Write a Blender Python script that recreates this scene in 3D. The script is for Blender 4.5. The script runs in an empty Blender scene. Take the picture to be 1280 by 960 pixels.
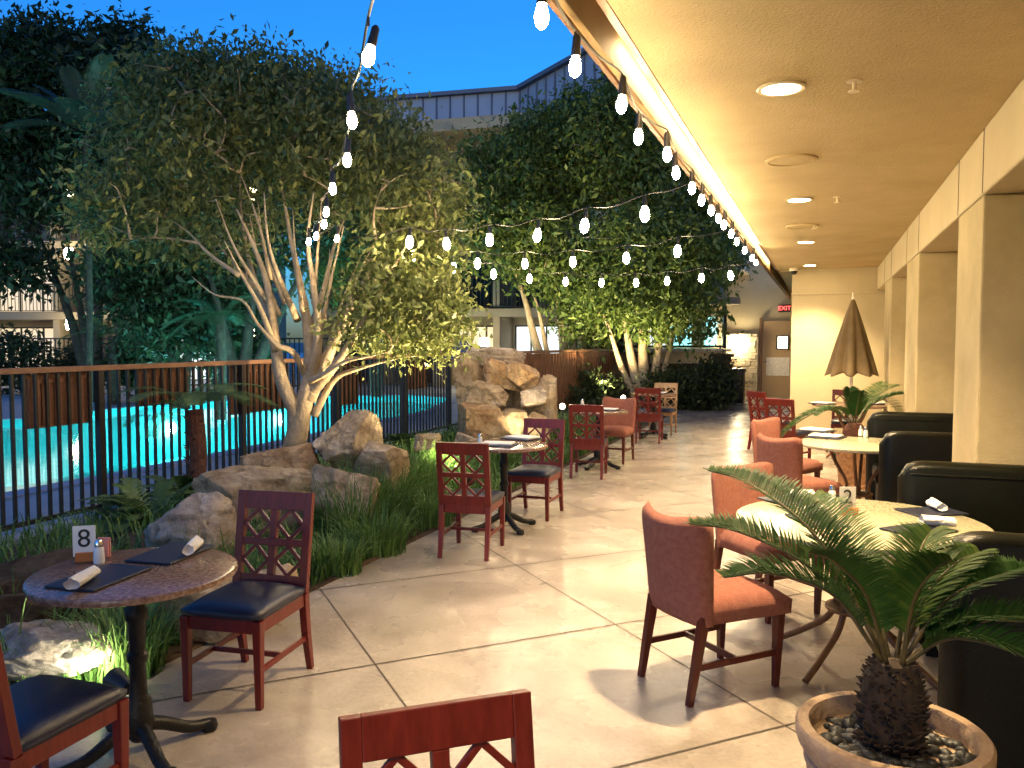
import bpy, bmesh, math, random
import numpy as np
from math import sin, cos, pi, radians, sqrt, atan2, tan
from mathutils import Vector, Matrix, noise

scene = bpy.context.scene
COL = scene.collection
rnd = random.Random(7)

# ------------------------------------------------------------------ camera
H = 1.65; FPX = 1028.0; YAW = radians(20.62); PIT = radians(3.06)
cam_d = bpy.data.cameras.new('camera'); cam = bpy.data.objects.new('camera', cam_d); COL.objects.link(cam)
cam.location = (0, 0, H); cam.rotation_euler = (pi/2 - PIT, 0, YAW)
cam_d.sensor_width = 36; cam_d.lens = FPX/1280*36; cam_d.clip_end = 2000; cam_d.clip_start = 0.05
scene.camera = cam
_fw = Vector((-sin(YAW)*cos(PIT), cos(YAW)*cos(PIT), -sin(PIT))); _rt = Vector((cos(YAW), sin(YAW), 0)); _up = _rt.cross(_fw)
def pt(px, py, depth):
    """a point of the place, measured off the survey photo"""
    d = _fw + _rt*((px-640)/FPX) - _up*((py-480)/FPX)
    return Vector((0, 0, H)) + d*depth
def gz(px, py, z=0.0):
    d = _fw + _rt*((px-640)/FPX) - _up*((py-480)/FPX)
    return Vector((0, 0, H)) + d*((z-H)/d.z)

# ------------------------------------------------------------------ materials
MATS = {}
def mat(name, c, rough=0.6, c2=None, scale=6.0, bump=0.0, bscale=None, metal=0.0, coat=0.0, detail=5, spec=None, sheen=0, c3=None, obj=True, dist=0.0):
    m = bpy.data.materials.new(name); m.use_nodes = True; nt = m.node_tree; b = nt.nodes['Principled BSDF']
    b.inputs['Roughness'].default_value = rough; b.inputs['Metallic'].default_value = metal
    b.inputs['Coat Weight'].default_value = coat; b.inputs['Coat Roughness'].default_value = .12
    if spec is not None: b.inputs['Specular IOR Level'].default_value = spec
    if sheen: b.inputs['Sheen Weight'].default_value = sheen; b.inputs['Sheen Roughness'].default_value = .5
    b.inputs['Base Color'].default_value = (*c, 1)
    tc = nt.nodes.new('ShaderNodeTexCoord')
    if c2 is not None:
        n = nt.nodes.new('ShaderNodeTexNoise'); n.inputs['Scale'].default_value = scale; n.inputs['Detail'].default_value = detail
        n.inputs['Roughness'].default_value = .62; n.inputs['Distortion'].default_value = dist
        nt.links.new(tc.outputs['Object'], n.inputs['Vector'])
        r = nt.nodes.new('ShaderNodeValToRGB'); e = r.color_ramp.elements
        e[0].position = .32; e[0].color = (*c, 1); e[1].position = .68; e[1].color = (*c2, 1)
        if c3 is not None:
            x = e.new(.52); x.color = (*c3, 1)
        nt.links.new(n.outputs['Fac'], r.inputs['Fac']); nt.links.new(r.outputs['Color'], b.inputs['Base Color'])
    if bump:
        n2 = nt.nodes.new('ShaderNodeTexNoise'); n2.inputs['Scale'].default_value = bscale or scale*3; n2.inputs['Detail'].default_value = 6
        nt.links.new(tc.outputs['Object'], n2.inputs['Vector'])
        bp = nt.nodes.new('ShaderNodeBump'); bp.inputs['Strength'].default_value = min(1, bump*8); bp.inputs['Distance'].default_value = .02*max(1,bump)
        nt.links.new(n2.outputs['Fac'], bp.inputs['Height']); nt.links.new(bp.outputs['Normal'], b.inputs['Normal'])
    MATS[name] = m
    return m
def emat(name, c, strength, sampling='FRONT_BACK'):
    m = bpy.data.materials.new(name); m.use_nodes = True; nt = m.node_tree
    b = nt.nodes['Principled BSDF']; b.inputs['Base Color'].default_value = (.8, .8, .8, 1)
    b.inputs['Emission Color'].default_value = (*c, 1); b.inputs['Emission Strength'].default_value = strength
    m.cycles.emission_sampling = sampling
    MATS[name] = m; return m

# patio concrete: polished, mottled, a few stains, worn-gloss variation
def concrete():
    m = mat('patio_concrete', (.27, .23, .195), .3, (.47, .41, .36), scale=1.4, detail=10, coat=0.0, c3=(.38, .33, .285), dist=.3)
    nt = m.node_tree; b = nt.nodes['Principled BSDF']
    cr = [n for n in nt.nodes if n.type == 'VALTORGB'][0].color_ramp.elements; cr[0].position = .36; cr[2].position = .66
    tc = [n for n in nt.nodes if n.type == 'TEX_COORD'][0]
    base = b.inputs['Base Color'].links[0].from_socket
    n = nt.nodes.new('ShaderNodeTexNoise'); n.inputs['Scale'].default_value = 45; n.inputs['Detail'].default_value = 4
    nt.links.new(tc.outputs['Object'], n.inputs['Vector'])
    r = nt.nodes.new('ShaderNodeValToRGB'); r.color_ramp.elements[0].position = .3; r.color_ramp.elements[0].color = (.78, .78, .78, 1); r.color_ramp.elements[1].position = .6
    nt.links.new(n.outputs['Fac'], r.inputs['Fac'])
    mx = nt.nodes.new('ShaderNodeMix'); mx.data_type = 'RGBA'; mx.blend_type = 'MULTIPLY'; mx.inputs[0].default_value = .8
    nt.links.new(base, mx.inputs[6]); nt.links.new(r.outputs['Color'], mx.inputs[7])
    v = nt.nodes.new('ShaderNodeTexVoronoi'); v.inputs['Scale'].default_value = 1.25; v.inputs['Randomness'].default_value = 1
    nt.links.new(tc.outputs['Object'], v.inputs['Vector'])
    r2 = nt.nodes.new('ShaderNodeValToRGB'); e = r2.color_ramp.elements
    e[0].position = .010; e[0].color = (.3, .25, .2, 1); e[1].position = .022; e[1].color = (1, 1, 1, 1)
    nt.links.new(v.outputs['Distance'], r2.inputs['Fac'])
    mx2 = nt.nodes.new('ShaderNodeMix'); mx2.data_type = 'RGBA'; mx2.blend_type = 'MULTIPLY'; mx2.inputs[0].default_value = .75
    nt.links.new(mx.outputs[2], mx2.inputs[6]); nt.links.new(r2.outputs['Color'], mx2.inputs[7])
    nt.links.new(mx2.outputs[2], b.inputs['Base Color'])
    n3 = nt.nodes.new('ShaderNodeTexNoise'); n3.inputs['Scale'].default_value = 2.2; n3.inputs['Detail'].default_value = 8
    nt.links.new(tc.outputs['Object'], n3.inputs['Vector'])
    mr = nt.nodes.new('ShaderNodeMapRange'); mr.inputs[1].default_value = .3; mr.inputs[2].default_value = .7; mr.inputs[3].default_value = .24; mr.inputs[4].default_value = .31
    nt.links.new(n3.outputs['Fac'], mr.inputs[0]); nt.links.new(mr.outputs[0], b.inputs['Roughness'])
    bp = nt.nodes.new('ShaderNodeBump'); bp.inputs['Strength'].default_value = .12; bp.inputs['Distance'].default_value = .004
    nt.links.new(n3.outputs['Fac'], bp.inputs['Height']); nt.links.new(bp.outputs['Normal'], b.inputs['Normal'])
    return m
M_floor = concrete()
M_joint = mat('joint', (.05, .04, .032), .8, (.10, .08, .06), 20)
M_deck = mat('deck_concrete', (.30, .31, .34), .6, (.42, .43, .46), 1.5, .03, 30)
M_soil = mat('soil', (.035, .025, .017), .95, (.09, .065, .04), 7, .3, 30)
M_ground = mat('ground', (.10, .10, .10), .9, (.16, .15, .14), .6)
M_stucco = mat('stucco', (.40, .325, .18), .85, (.53, .44, .26), 2.0, .045, 110)
M_stucco_smooth = mat('stucco_smooth', (.45, .375, .23), .8, (.54, .455, .29), 1.0, .03, 70)
M_ceiling = mat('ceiling_paint', (.42, .32, .16), .8, (.53, .415, .22), 1.3, .05, 90)
M_white_paint = mat('cream_paint', (.70, .64, .52), .6, (.74, .68, .56), 3)
M_metal_dark = mat('dark_metal', (.018, .016, .015), .42, (.03, .027, .024), 20, metal=.2)
M_rail_brown = mat('brown_rail', (.20, .092, .045), .55, (.27, .13, .065), 9, .04, 40)
M_panel_brown = mat('brown_panel', (.17, .065, .028), .6, (.26, .105, .045), 7, .06, 30)
M_iron = mat('cast_iron', (.006, .006, .007), .42, (.014, .014, .015), 30, .03, 60, spec=.3)
M_iron_brown = mat('bronze_iron', (.16, .075, .035), .45, (.22, .11, .05), 20, .02, 40, metal=.3)
def wood(name, c, c2, rough=.28):
    m = mat(name, c, rough, c2, 5, 0, None, coat=.10, spec=.35)
    nt = m.node_tree; n = [x for x in nt.nodes if x.type == 'TEX_NOISE'][0]; tc = [x for x in nt.nodes if x.type == 'TEX_COORD'][0]
    mp = nt.nodes.new('ShaderNodeMapping'); mp.inputs['Scale'].default_value = (9, 9, 1.1)
    nt.links.new(tc.outputs['Object'], mp.inputs['Vector']); nt.links.new(mp.outputs['Vector'], n.inputs['Vector'])
    return m
M_cherry = wood('cherry_wood', (.095, .008, .005), (.16, .017, .010), .36)
M_wood_painted_lit = wood('wood_painted_lit', (.24, .14, .065), (.33, .20, .10), .4)  # pale tan is lamplight painted into the wood colour
M_leg_wood = wood('dark_cherry', (.07, .012, .007), (.12, .02, .011))
M_vinyl_sky_tint = mat('black_vinyl_sky_tint', (.005, .009, .030), .36, (.008, .013, .040), 12, .015, 180, coat=.0, spec=.5)  # navy base paints the blue sky sheen into black vinyl
M_booth = mat('booth_leather', (.003, .0035, .002), .33, (.005, .006, .003), 6, .02, 160, spec=.22)
M_orange = mat('orange_fabric', (.29, .10, .07), .95, (.40, .16, .115), 38, .10, 260, sheen=.12, spec=.02, detail=10)
def granite(name, a, b_, c, rough=.15):
    m = mat(name, a, rough, b_, 62, 0, None, detail=7, c3=c, coat=.15); return m
M_granite = granite('brown_granite', (.10, .05, .036), (.36, .24, .18), (.21, .125, .09), .24)
M_marble = granite('green_marble', (.32, .30, .19), (.58, .55, .40), (.46, .43, .29), .22)
M_menu_sky_tint = mat('menu_cover_sky_tint', (.005, .009, .026), .45, (.008, .013, .034), 30, .02, 200, spec=.6)  # black covers tinted navy, the sky's reflection put into the colour
M_paper = mat('paper', (.78, .76, .72), .7, (.82, .80, .77), 14, .01, 40)
M_napkin = mat('napkin', (.80, .79, .77), .85, (.74, .73, .72), 14, .06, 60)
M_black = mat('black_ink', (.01, .01, .01), .5)
M_holder = mat('orange_holder', (.42, .12, .02), .5, (.5, .16, .03), 12)
M_pink = mat('pink_packets', (.75, .28, .24), .6, (.82, .40, .34), 25)
M_chrome = mat('chrome', (.7, .7, .7), .2, metal=1.0)
M_glass_white = mat('frosted_glass', (.75, .76, .76), .2)
M_terracotta = mat('old_terracotta', (.33, .21, .13), .85, (.50, .37, .25), 7, .12, 25, c3=(.42, .29, .19))
M_carved = mat('carved_terracotta', (.22, .10, .045), .7, (.42, .22, .10), 22, .5, 26)
M_pebble = mat('pebble', (.014, .015, .016), .5, (.045, .047, .05), 9)
def rock_mat(name, c1, c2, c3):
    m = mat(name, c1, .92, c3, 1.7, 0, None, detail=12, c3=c2, dist=.8); nt = m.node_tree; b = nt.nodes['Principled BSDF']; b.inputs['Specular IOR Level'].default_value = .2
    tc = [n for n in nt.nodes if n.type == 'TEX_COORD'][0]; cr = [n for n in nt.nodes if n.type == 'VALTORGB'][0].color_ramp.elements; cr[0].position = .38; cr[2].position = .63
    base = b.inputs['Base Color'].links[0].from_socket
    n = nt.nodes.new('ShaderNodeTexNoise'); n.inputs['Scale'].default_value = 16; n.inputs['Detail'].default_value = 8; n.inputs['Roughness'].default_value = .75
    nt.links.new(tc.outputs['Object'], n.inputs['Vector'])
    r = nt.nodes.new('ShaderNodeValToRGB'); r.color_ramp.elements[0].position = .36; r.color_ramp.elements[0].color = (.50, .46, .42, 1); r.color_ramp.elements[1].position = .54
    nt.links.new(n.outputs['Fac'], r.inputs['Fac'])
    mx = nt.nodes.new('ShaderNodeMix'); mx.data_type = 'RGBA'; mx.blend_type = 'MULTIPLY'; mx.inputs[0].default_value = .75
    nt.links.new(base, mx.inputs[6]); nt.links.new(r.outputs['Color'], mx.inputs[7]); nt.links.new(mx.outputs[2], b.inputs['Base Color'])
    v = nt.nodes.new('ShaderNodeTexVoronoi'); v.feature = 'DISTANCE_TO_EDGE'; v.inputs['Scale'].default_value = 2.6
    mp = nt.nodes.new('ShaderNodeMix'); mp.data_type = 'RGBA'; mp.inputs[0].default_value = .12
    nt.links.new(tc.outputs['Object'], mp.inputs[6]); nt.links.new(n.outputs['Color'], mp.inputs[7]); nt.links.new(mp.outputs[2], v.inputs['Vector'])
    rv = nt.nodes.new('ShaderNodeMapRange'); rv.inputs[2].default_value = .05; nt.links.new(v.outputs['Distance'], rv.inputs[0])
    ad = nt.nodes.new('ShaderNodeMath'); ad.operation = 'MULTIPLY_ADD'; ad.inputs[1].default_value = .45; nt.links.new(rv.outputs[0], ad.inputs[0]); nt.links.new(n.outputs['Fac'], ad.inputs[2])
    bp = nt.nodes.new('ShaderNodeBump'); bp.inputs['Strength'].default_value = .9; bp.inputs['Distance'].default_value = .045
    nt.links.new(ad.outputs[0], bp.inputs['Height']); nt.links.new(bp.outputs['Normal'], b.inputs['Normal'])
    return m
M_rock = rock_mat('tan_rock', (.38, .28, .175), (.56, .44, .29), (.70, .59, .44))
M_rock_grey = rock_mat('pale_rock', (.40, .32, .25), (.55, .47, .39), (.68, .61, .53))
M_rock_rust = rock_mat('rust_rock', (.40, .24, .125), (.56, .39, .225), (.70, .55, .36))
M_rock_dark = rock_mat('dark_rock', (.06, .04, .025), (.12, .08, .05), (.21, .145, .09))
M_bark_pale = mat('pale_bark', (.28, .205, .12), .9, (.46, .355, .235), 7, .2, 22, detail=8)
M_bark = mat('bark', (.03, .022, .014), .95, (.075, .055, .033), 7, .25, 20)
M_bark_red = mat('fern_trunk', (.07, .03, .02), .95, (.16, .06, .035), 18, .5, 30)
M_umbrella = mat('umbrella_cloth', (.15, .105, .05), .85, (.20, .14, .07), 6, .03, 200)
M_pole = mat('umbrella_pole', (.78, .72, .62), .4)
M_metal_panel = mat('metal_cladding', (.26, .31, .40), .5, (.32, .37, .46), .7, metal=.0)
M_seam = mat('cladding_seam', (.10, .12, .17), .5)
M_block = mat('stone_veneer', (.05, .035, .022), .9, (.19, .135, .085), 6, .6, 14, c3=(.11, .078, .048))
M_glossblack = mat('bin_plastic', (.008, .008, .009), .4)
M_blue_cloth = mat('blue_cloth', (.03, .07, .19), .8, (.04, .09, .23), 8)
M_door = mat('door_paint', (.42, .28, .14), .5, (.46, .31, .16), 4)
M_etched = mat('etched_glass', (.50, .46, .40), .3, (.85, .8, .72), 9, dist=3.0)
M_pool = mat('pool_plaster', (.02, .62, .63), .7, (.03, .72, .72), 1.2)
M_trim = mat('fixture_trim', (.72, .62, .45), .45)
M_room = mat('room_wall', (.62, .52, .33), .8, (.68, .58, .38), 1)
M_ledge = mat('blue_grey_slab', (.26, .31, .40), .7, (.30, .35, .44), 2)
M_glass_dark = mat('dark_glass', (.02, .03, .04), .08)

WARM = (1.0, .66, .30)
M_bulb = emat('bulb_glow', (1.0, .76, .42), 135)
M_down = emat('downlight_glow', (1.0, .76, .42), 60)
M_led = emat('led_glow', (1.0, .76, .42), 24)
M_lit_warm = emat('lit_window_warm', (1.0, .74, .38), .35)
M_lit_white = emat('lit_window_white', (.90, .97, 1.0), .6)
M_lit_cyan = emat('lit_window_cyan', (.25, .85, .85), .85)
M_sconce = emat('sconce_glow', (1.0, .82, .50), 70)
M_exit = emat('exit_red', (1.0, .02, .02), 2.6)
M_lantern = emat('lantern_glow', (1.0, .88, .62), 3.0)
M_poolled = emat('pool_lamp_glow', (.55, .97, 1.0), 400)
M_sconce_far = emat('far_sconce_glow', (1.0, .82, .50), 34)
M_uplight = emat('uplight_glow', (1.0, .90, .62), 60)
M_candle = emat('candle_glow', (1.0, .85, .55), 9)

def leaf_mat(name, c1, c2, c3, trans=.25, rough=.5, spec=.35):
    m = bpy.data.materials.new(name); m.use_nodes = True; nt = m.node_tree; b = nt.nodes['Principled BSDF']
    b.inputs['Roughness'].default_value = rough; b.inputs['Specular IOR Level'].default_value = .35
    a = nt.nodes.new('ShaderNodeAttribute'); a.attribute_name = 'tone'
    r = nt.nodes.new('ShaderNodeValToRGB'); e = r.color_ramp.elements
    e[0].color = (*c1, 1); e[1].color = (*c3, 1); x = e.new(.55); x.color = (*c2, 1)
    nt.links.new(a.outputs['Fac'], r.inputs['Fac']); nt.links.new(r.outputs['Color'], b.inputs['Base Color'])
    t = nt.nodes.new('ShaderNodeBsdfTranslucent'); nt.links.new(r.outputs['Color'], t.inputs['Color'])
    mx = nt.nodes.new('ShaderNodeMixShader'); mx.inputs[0].default_value = trans
    out = nt.nodes['Material Output']
    b.inputs['Specular IOR Level'].default_value = spec
    nt.links.new(b.outputs[0], mx.inputs[1]); nt.links.new(t.outputs[0], mx.inputs[2]); nt.links.new(mx.outputs[0], out.inputs['Surface'])
    MATS[name] = m; return m
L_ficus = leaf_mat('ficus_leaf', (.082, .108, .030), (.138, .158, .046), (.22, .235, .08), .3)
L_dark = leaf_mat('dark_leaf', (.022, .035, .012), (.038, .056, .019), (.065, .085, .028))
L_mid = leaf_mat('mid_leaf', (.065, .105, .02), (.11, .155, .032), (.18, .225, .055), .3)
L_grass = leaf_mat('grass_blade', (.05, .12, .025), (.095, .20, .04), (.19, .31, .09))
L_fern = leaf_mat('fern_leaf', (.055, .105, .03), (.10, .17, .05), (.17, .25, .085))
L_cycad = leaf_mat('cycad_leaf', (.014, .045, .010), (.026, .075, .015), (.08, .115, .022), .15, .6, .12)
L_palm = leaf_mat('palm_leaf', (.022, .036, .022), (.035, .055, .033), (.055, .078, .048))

def water_mat():
    m = bpy.data.materials.new('pool_water'); m.use_nodes = True; nt = m.node_tree; nt.nodes.clear()
    out = nt.nodes.new('ShaderNodeOutputMaterial')
    g = nt.nodes.new('ShaderNodeBsdfGlossy'); g.inputs['Roughness'].default_value = .06; g.inputs['Color'].default_value = (1, 1, 1, 1)
    t = nt.nodes.new('ShaderNodeBsdfTransparent'); t.inputs['Color'].default_value = (.62, .98, 1, 1)
    fr = nt.nodes.new('ShaderNodeFresnel'); fr.inputs['IOR'].default_value = 1.33
    n = nt.nodes.new('ShaderNodeTexNoise'); n.inputs['Scale'].default_value = 3.0; n.inputs['Detail'].default_value = 3
    tc = nt.nodes.new('ShaderNodeTexCoord'); nt.links.new(tc.outputs['Object'], n.inputs['Vector'])
    bp = nt.nodes.new('ShaderNodeBump'); bp.inputs['Strength'].default_value = .03; bp.inputs['Distance'].default_value = .02
    nt.links.new(n.outputs['Fac'], bp.inputs['Height']); nt.links.new(bp.outputs['Normal'], g.inputs['Normal'])
    mx = nt.nodes.new('ShaderNodeMixShader')
    nt.links.new(fr.outputs[0], mx.inputs[0]); nt.links.new(t.outputs[0], mx.inputs[1]); nt.links.new(g.outputs[0], mx.inputs[2]); nt.links.new(mx.outputs[0], out.inputs['Surface'])
    return m
M_water = water_mat()

# ------------------------------------------------------------------ builders
class MB:
    def __init__(s): s.v = []; s.f = []
    def add(s, vs, fs):
        k = len(s.v); s.v += [tuple(v) for v in vs]; s.f += [tuple(i+k for i in f) for f in fs]; return s
    def box(s, c, d, rz=0, M=None):
        x, y, z = d[0]/2, d[1]/2, d[2]/2
        vs = [Vector((a*x, b*y, e*z)) for e in (-1, 1) for a, b in ((-1, -1), (1, -1), (1, 1), (-1, 1))]
        T = M if M is not None else Matrix.Rotation(rz, 3, 'Z')
        vs = [T @ v + Vector(c) for v in vs]
        return s.add(vs, [(3, 2, 1, 0), (4, 5, 6, 7), (0, 1, 5, 4), (1, 2, 6, 5), (2, 3, 7, 6), (3, 0, 4, 7)])
    def bx(s, x0, x1, y0, y1, z0, z1): return s.box(((x0+x1)/2, (y0+y1)/2, (z0+z1)/2), (abs(x1-x0), abs(y1-y0), abs(z1-z0)))
    def beam(s, a, b, w, t, w2=None, t2=None, roll=(0, 0, 1)):
        a, b = Vector(a), Vector(b); d = (b-a).normalized(); r = Vector(roll)
        if abs(d.dot(r)) > .95: r = Vector((0, 1, 0))
        sx = d.cross(r).normalized(); sy = sx.cross(d).normalized(); w2 = w if w2 is None else w2; t2 = t if t2 is None else t2
        vs = [a+sx*(i*w/2)+sy*(j*t/2) for i, j in ((-1, -1), (1, -1), (1, 1), (-1, 1))]+[b+sx*(i*w2/2)+sy*(j*t2/2) for i, j in ((-1, -1), (1, -1), (1, 1), (-1, 1))]
        return s.add(vs, [(3, 2, 1, 0), (4, 5, 6, 7), (0, 1, 5, 4), (1, 2, 6, 5), (2, 3, 7, 6), (3, 0, 4, 7)])
    def tube(s, pts, rad, n=8, cap=True):
        pts = [Vector(p) for p in pts]; m = len(pts)
        if not hasattr(rad, '__len__'): rad = [rad]*m
        up = Vector((0, 0, 1)); k = len(s.v); ref = None
        for i, p in enumerate(pts):
            d = (pts[min(i+1, m-1)]-pts[max(i-1, 0)]); d = d.normalized() if d.length > 1e-9 else up
            if ref is None: ref = d.orthogonal().normalized()
            ref = (ref - d*ref.dot(d)); ref = ref.normalized() if ref.length > 1e-6 else d.orthogonal().normalized()
            q = d.cross(ref)
            for j in range(n):
                t = 2*pi*j/n; s.v.append(tuple(p+(ref*cos(t)+q*sin(t))*rad[i]))
        for i in range(m-1):
            for j in range(n):
                a = k+i*n+j; b = k+i*n+(j+1) % n; s.f.append((a, b, b+n, a+n))
        if cap: s.f.append(tuple(k+j for j in reversed(range(n)))); s.f.append(tuple(k+(m-1)*n+j for j in range(n)))
        return s
    def lathe(s, prof, n=32, c=(0, 0, 0), sq=None):
        k = len(s.v); m = len(prof); c = Vector(c)
        for r, z in prof:
            for j in range(n):
                t = 2*pi*j/n; x, y = cos(t), sin(t)
                if sq:
                    e = (abs(x)**sq+abs(y)**sq)**(-1/sq); x *= e; y *= e
                s.v.append(tuple(c+Vector((r*x, r*y, z))))
        for i in range(m-1):
            for j in range(n):
                a = k+i*n+j; b = k+i*n+(j+1) % n; s.f.append((a, b, b+n, a+n))
        if prof[0][0] > 1e-5: s.f.append(tuple(k+j for j in reversed(range(n))))
        if prof[-1][0] > 1e-5: s.f.append(tuple(k+(m-1)*n+j for j in range(n)))
        return s
    def build(s, name, m, parent=None, smooth=False, bevel=0, seg=2, loc=None):
        me = bpy.data.meshes.new(name); me.from_pydata(s.v, [], s.f); me.update()
        o = bpy.data.objects.new(name, me); COL.objects.link(o); me.materials.append(m)
        if smooth:
            me.polygons.foreach_set('use_smooth', [True]*len(me.polygons))
            if smooth != 'all':
                try: me.set_sharp_from_angle(angle=radians(40))
                except Exception: pass
        if bevel:
            b = o.modifiers.new('bevel', 'BEVEL'); b.width = bevel; b.segments = seg; b.limit_method = 'ANGLE'; b.angle_limit = radians(35)
        if loc is not None: o.location = loc
        if parent is not None: o.parent = parent
        return o

def tag(o, label=None, cat=None, group=None, kind=None):
    if label: o['label'] = label
    if cat: o['category'] = cat
    if group: o['group'] = group
    if kind: o['kind'] = kind
    return o
def thing(name, label, cat, loc=(0, 0, 0), rz=0, group=None):
    o = bpy.data.objects.new(name, None); COL.objects.link(o); o.location = loc; o.rotation_euler = (0, 0, rz); o.empty_display_size = .1
    return tag(o, label, cat, group)
def dup(root, loc, rz, label=None, scale=None):
    r = root.copy(); COL.objects.link(r); r.location = loc; r.rotation_euler = (0, 0, rz)
    if label: r['label'] = label
    if scale: r.scale = scale
    for ch in list(root.children):
        c = ch.copy(); COL.objects.link(c); c.parent = r
        for g in list(ch.children):
            d = g.copy(); COL.objects.link(d); d.parent = c
    return r
def structure(o): o['kind'] = 'structure'; return o

def quadmesh(name, P, m, parent=None, tone=None, nper=4):
    """many separate little polygons (leaves, blades): P is (n, nper, 3)"""
    P = np.asarray(P, dtype=np.float32); n = len(P)
    me = bpy.data.meshes.new(name); me.vertices.add(n*nper); me.vertices.foreach_set('co', P.reshape(-1))
    me.loops.add(n*nper); me.loops.foreach_set('vertex_index', np.arange(n*nper, dtype=np.int32))
    me.polygons.add(n); me.polygons.foreach_set('loop_start', np.arange(0, n*nper, nper, dtype=np.int32))
    try: me.polygons.foreach_set('loop_total', np.full(n, nper, dtype=np.int32))
    except Exception: pass
    me.update(calc_edges=True); me.validate()
    if tone is not None:
        a = me.attributes.new('tone', 'FLOAT', 'POINT'); a.data.foreach_set('value', np.repeat(np.asarray(tone, dtype=np.float32), nper))
    me.materials.append(m)
    o = bpy.data.objects.new(name, me); COL.objects.link(o)
    if parent is not None: o.parent = parent
    return o

def text_mesh(name, body, size, m, parent, M, depth=.001):
    cu = bpy.data.curves.new(name+'_c', 'FONT'); cu.body = body; cu.size = size; cu.extrude = depth; cu.align_x = 'CENTER'; cu.align_y = 'CENTER'
    t = bpy.data.objects.new(name+'_t', cu); COL.objects.link(t)
    dg = bpy.context.evaluated_depsgraph_get(); dg.update()
    me = bpy.data.meshes.new_from_object(t.evaluated_get(dg)); bpy.data.objects.remove(t); bpy.data.curves.remove(cu)
    me.name = name; me.transform(M); me.materials.clear(); me.materials.append(m)
    o = bpy.data.objects.new(name, me); COL.objects.link(o); o.parent = parent
    return o

def bez(pts, n=12):
    """smooth Catmull-Rom through points"""
    P = [Vector(p) for p in pts]; P = [P[0]*2-P[1]]+P+[P[-1]*2-P[-2]]; out = []
    for i in range(1, len(P)-2):
        for k in range(n):
            t = k/n; a, b, c, d = P[i-1:i+3]
            out.append(.5*((2*b)+(c-a)*t+(2*a-5*b+4*c-d)*t*t+(3*b-a-3*c+d)*t*t*t))
    out.append(P[-2]); return out

# ------------------------------------------------------------------ ground and setting
structure(MB().add([(-600, -300, -1.6), (600, -300, -1.6), (600, 900, -1.6), (-600, 900, -1.6)], [(0, 1, 2, 3)]).build('ground', M_ground))
MB_ = MB().bx(-3.1, 3.2, -3.5, 26.5, -.35, 0)
patio = structure(MB_.build('patio_floor', M_floor))
# control joints: shallow saw cuts at 45 degrees, shown as strips a hair above
j = MB(); S2 = sqrt(.5)
def clip_line(p, d, x0, x1, y0, y1):
    t0, t1 = -1e9, 1e9
    for q, dd, a, b in ((p[0], d[0], x0, x1), (p[1], d[1], y0, y1)):
        u, v = sorted(((a-q)/dd, (b-q)/dd)); t0 = max(t0, u); t1 = min(t1, v)
    return None if t1 <= t0 else ((p[0]+d[0]*t0, p[1]+d[1]*t0), (p[0]+d[0]*t1, p[1]+d[1]*t1))
def strip(a, b, w, z):
    d = Vector((b[0]-a[0], b[1]-a[1])).normalized()*w/2; n = (-d.y, d.x)
    j.add([(a[0]-n[0], a[1]-n[1], z), (b[0]-n[0], b[1]-n[1], z), (b[0]+n[0], b[1]+n[1], z), (a[0]+n[0], a[1]+n[1], z)], [(0, 1, 2, 3)])
for i in range(-3, 16):
    u = 1.06+1.425*i; c = clip_line((u*S2, u*S2), (-S2, S2), -3.09, 1.9, -3, 26)
    if c: strip(*c, .0105, .0015)
    v = 2.65+1.375*i; c = clip_line((-v*S2, v*S2), (S2, S2), -3.09, 1.9, -3, 26)
    if c: strip(*c, .0105, .0032)
structure(j.build('floor_joints', M_joint, patio))
structure(MB().bx(-3.16, -3.1, -3.5, 17, -.3, .012).build('bed_edging', M_rock_dark, None, bevel=.01))

def grid_sheet(name, x0, x1, y0, y1, nx, ny, fz, m):
    b = MB()
    for iy in range(ny+1):
        for ix in range(nx+1):
            x = x0+(x1-x0)*ix/nx; y = y0+(y1-y0)*iy/ny; b.v.append((x, y, fz(x, y)))
    for iy in range(ny):
        for ix in range(nx):
            a = iy*(nx+1)+ix; b.f.append((a, a+1, a+nx+2, a+nx+1))
    return structure(b.build(name, m, None, 'all'))
grid_sheet('planting_bed', -6.05, -3.16, -3.5, 18, 30, 150, lambda x, y: -.03+.07*noise.noise(Vector((x*1.3, y*1.3, 0)))+.04*noise.noise(Vector((x*5, y*5, 3)))+.16*max(0, 1-abs((x+4.9)/1.3)), M_soil)
# kerb under the fence, pool deck with a real pool cut in it
structure(MB().bx(-6.42, -6.05, -3.5, 18, -.3, .05).build('fence_kerb', M_deck, None, bevel=.015))
pool = [(-8.0, -3), (-8.02, 9), (-8.4, 17), (-9.6, 21.2), (-11.5, 22), (-13.6, 20.6), (-15.4, 18.2), (-16.0, 15), (-15.6, 12.6), (-17, 10.5), (-17.5, -3)]
bm = bmesh.new()
def ring(co, z):
    vs = [bm.verts.new((x, y, z)) for x, y in co]; return [bm.edges.new((vs[i], vs[(i+1) % len(vs)])) for i in range(len(vs))]
es = ring([(-6.42, -3.6), (-6.42, 18), (-3.1, 18), (-3.1, 90), (-120, 90), (-120, -3.6)], 0)+ring(pool, 0)
bmesh.ops.triangle_fill(bm, edges=es, use_beauty=True)
me = bpy.data.meshes.new('pool_deck'); bm.to_mesh(me); bm.free(); me.materials.append(M_deck)
deck = bpy.data.objects.new('pool_deck', me); COL.objects.link(deck); structure(deck)
b = MB(); n = len(pool)
for x, y in pool: b.v.append((x, y, .001))
for x, y in pool: b.v.append((x, y, -1.4))
for i in range(n): b.f.append((i, (i+1) % n, n+(i+1) % n, n+i))
b.f.append(tuple(n+i for i in range(n)))
structure(b.build('pool_basin', M_pool))
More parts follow.
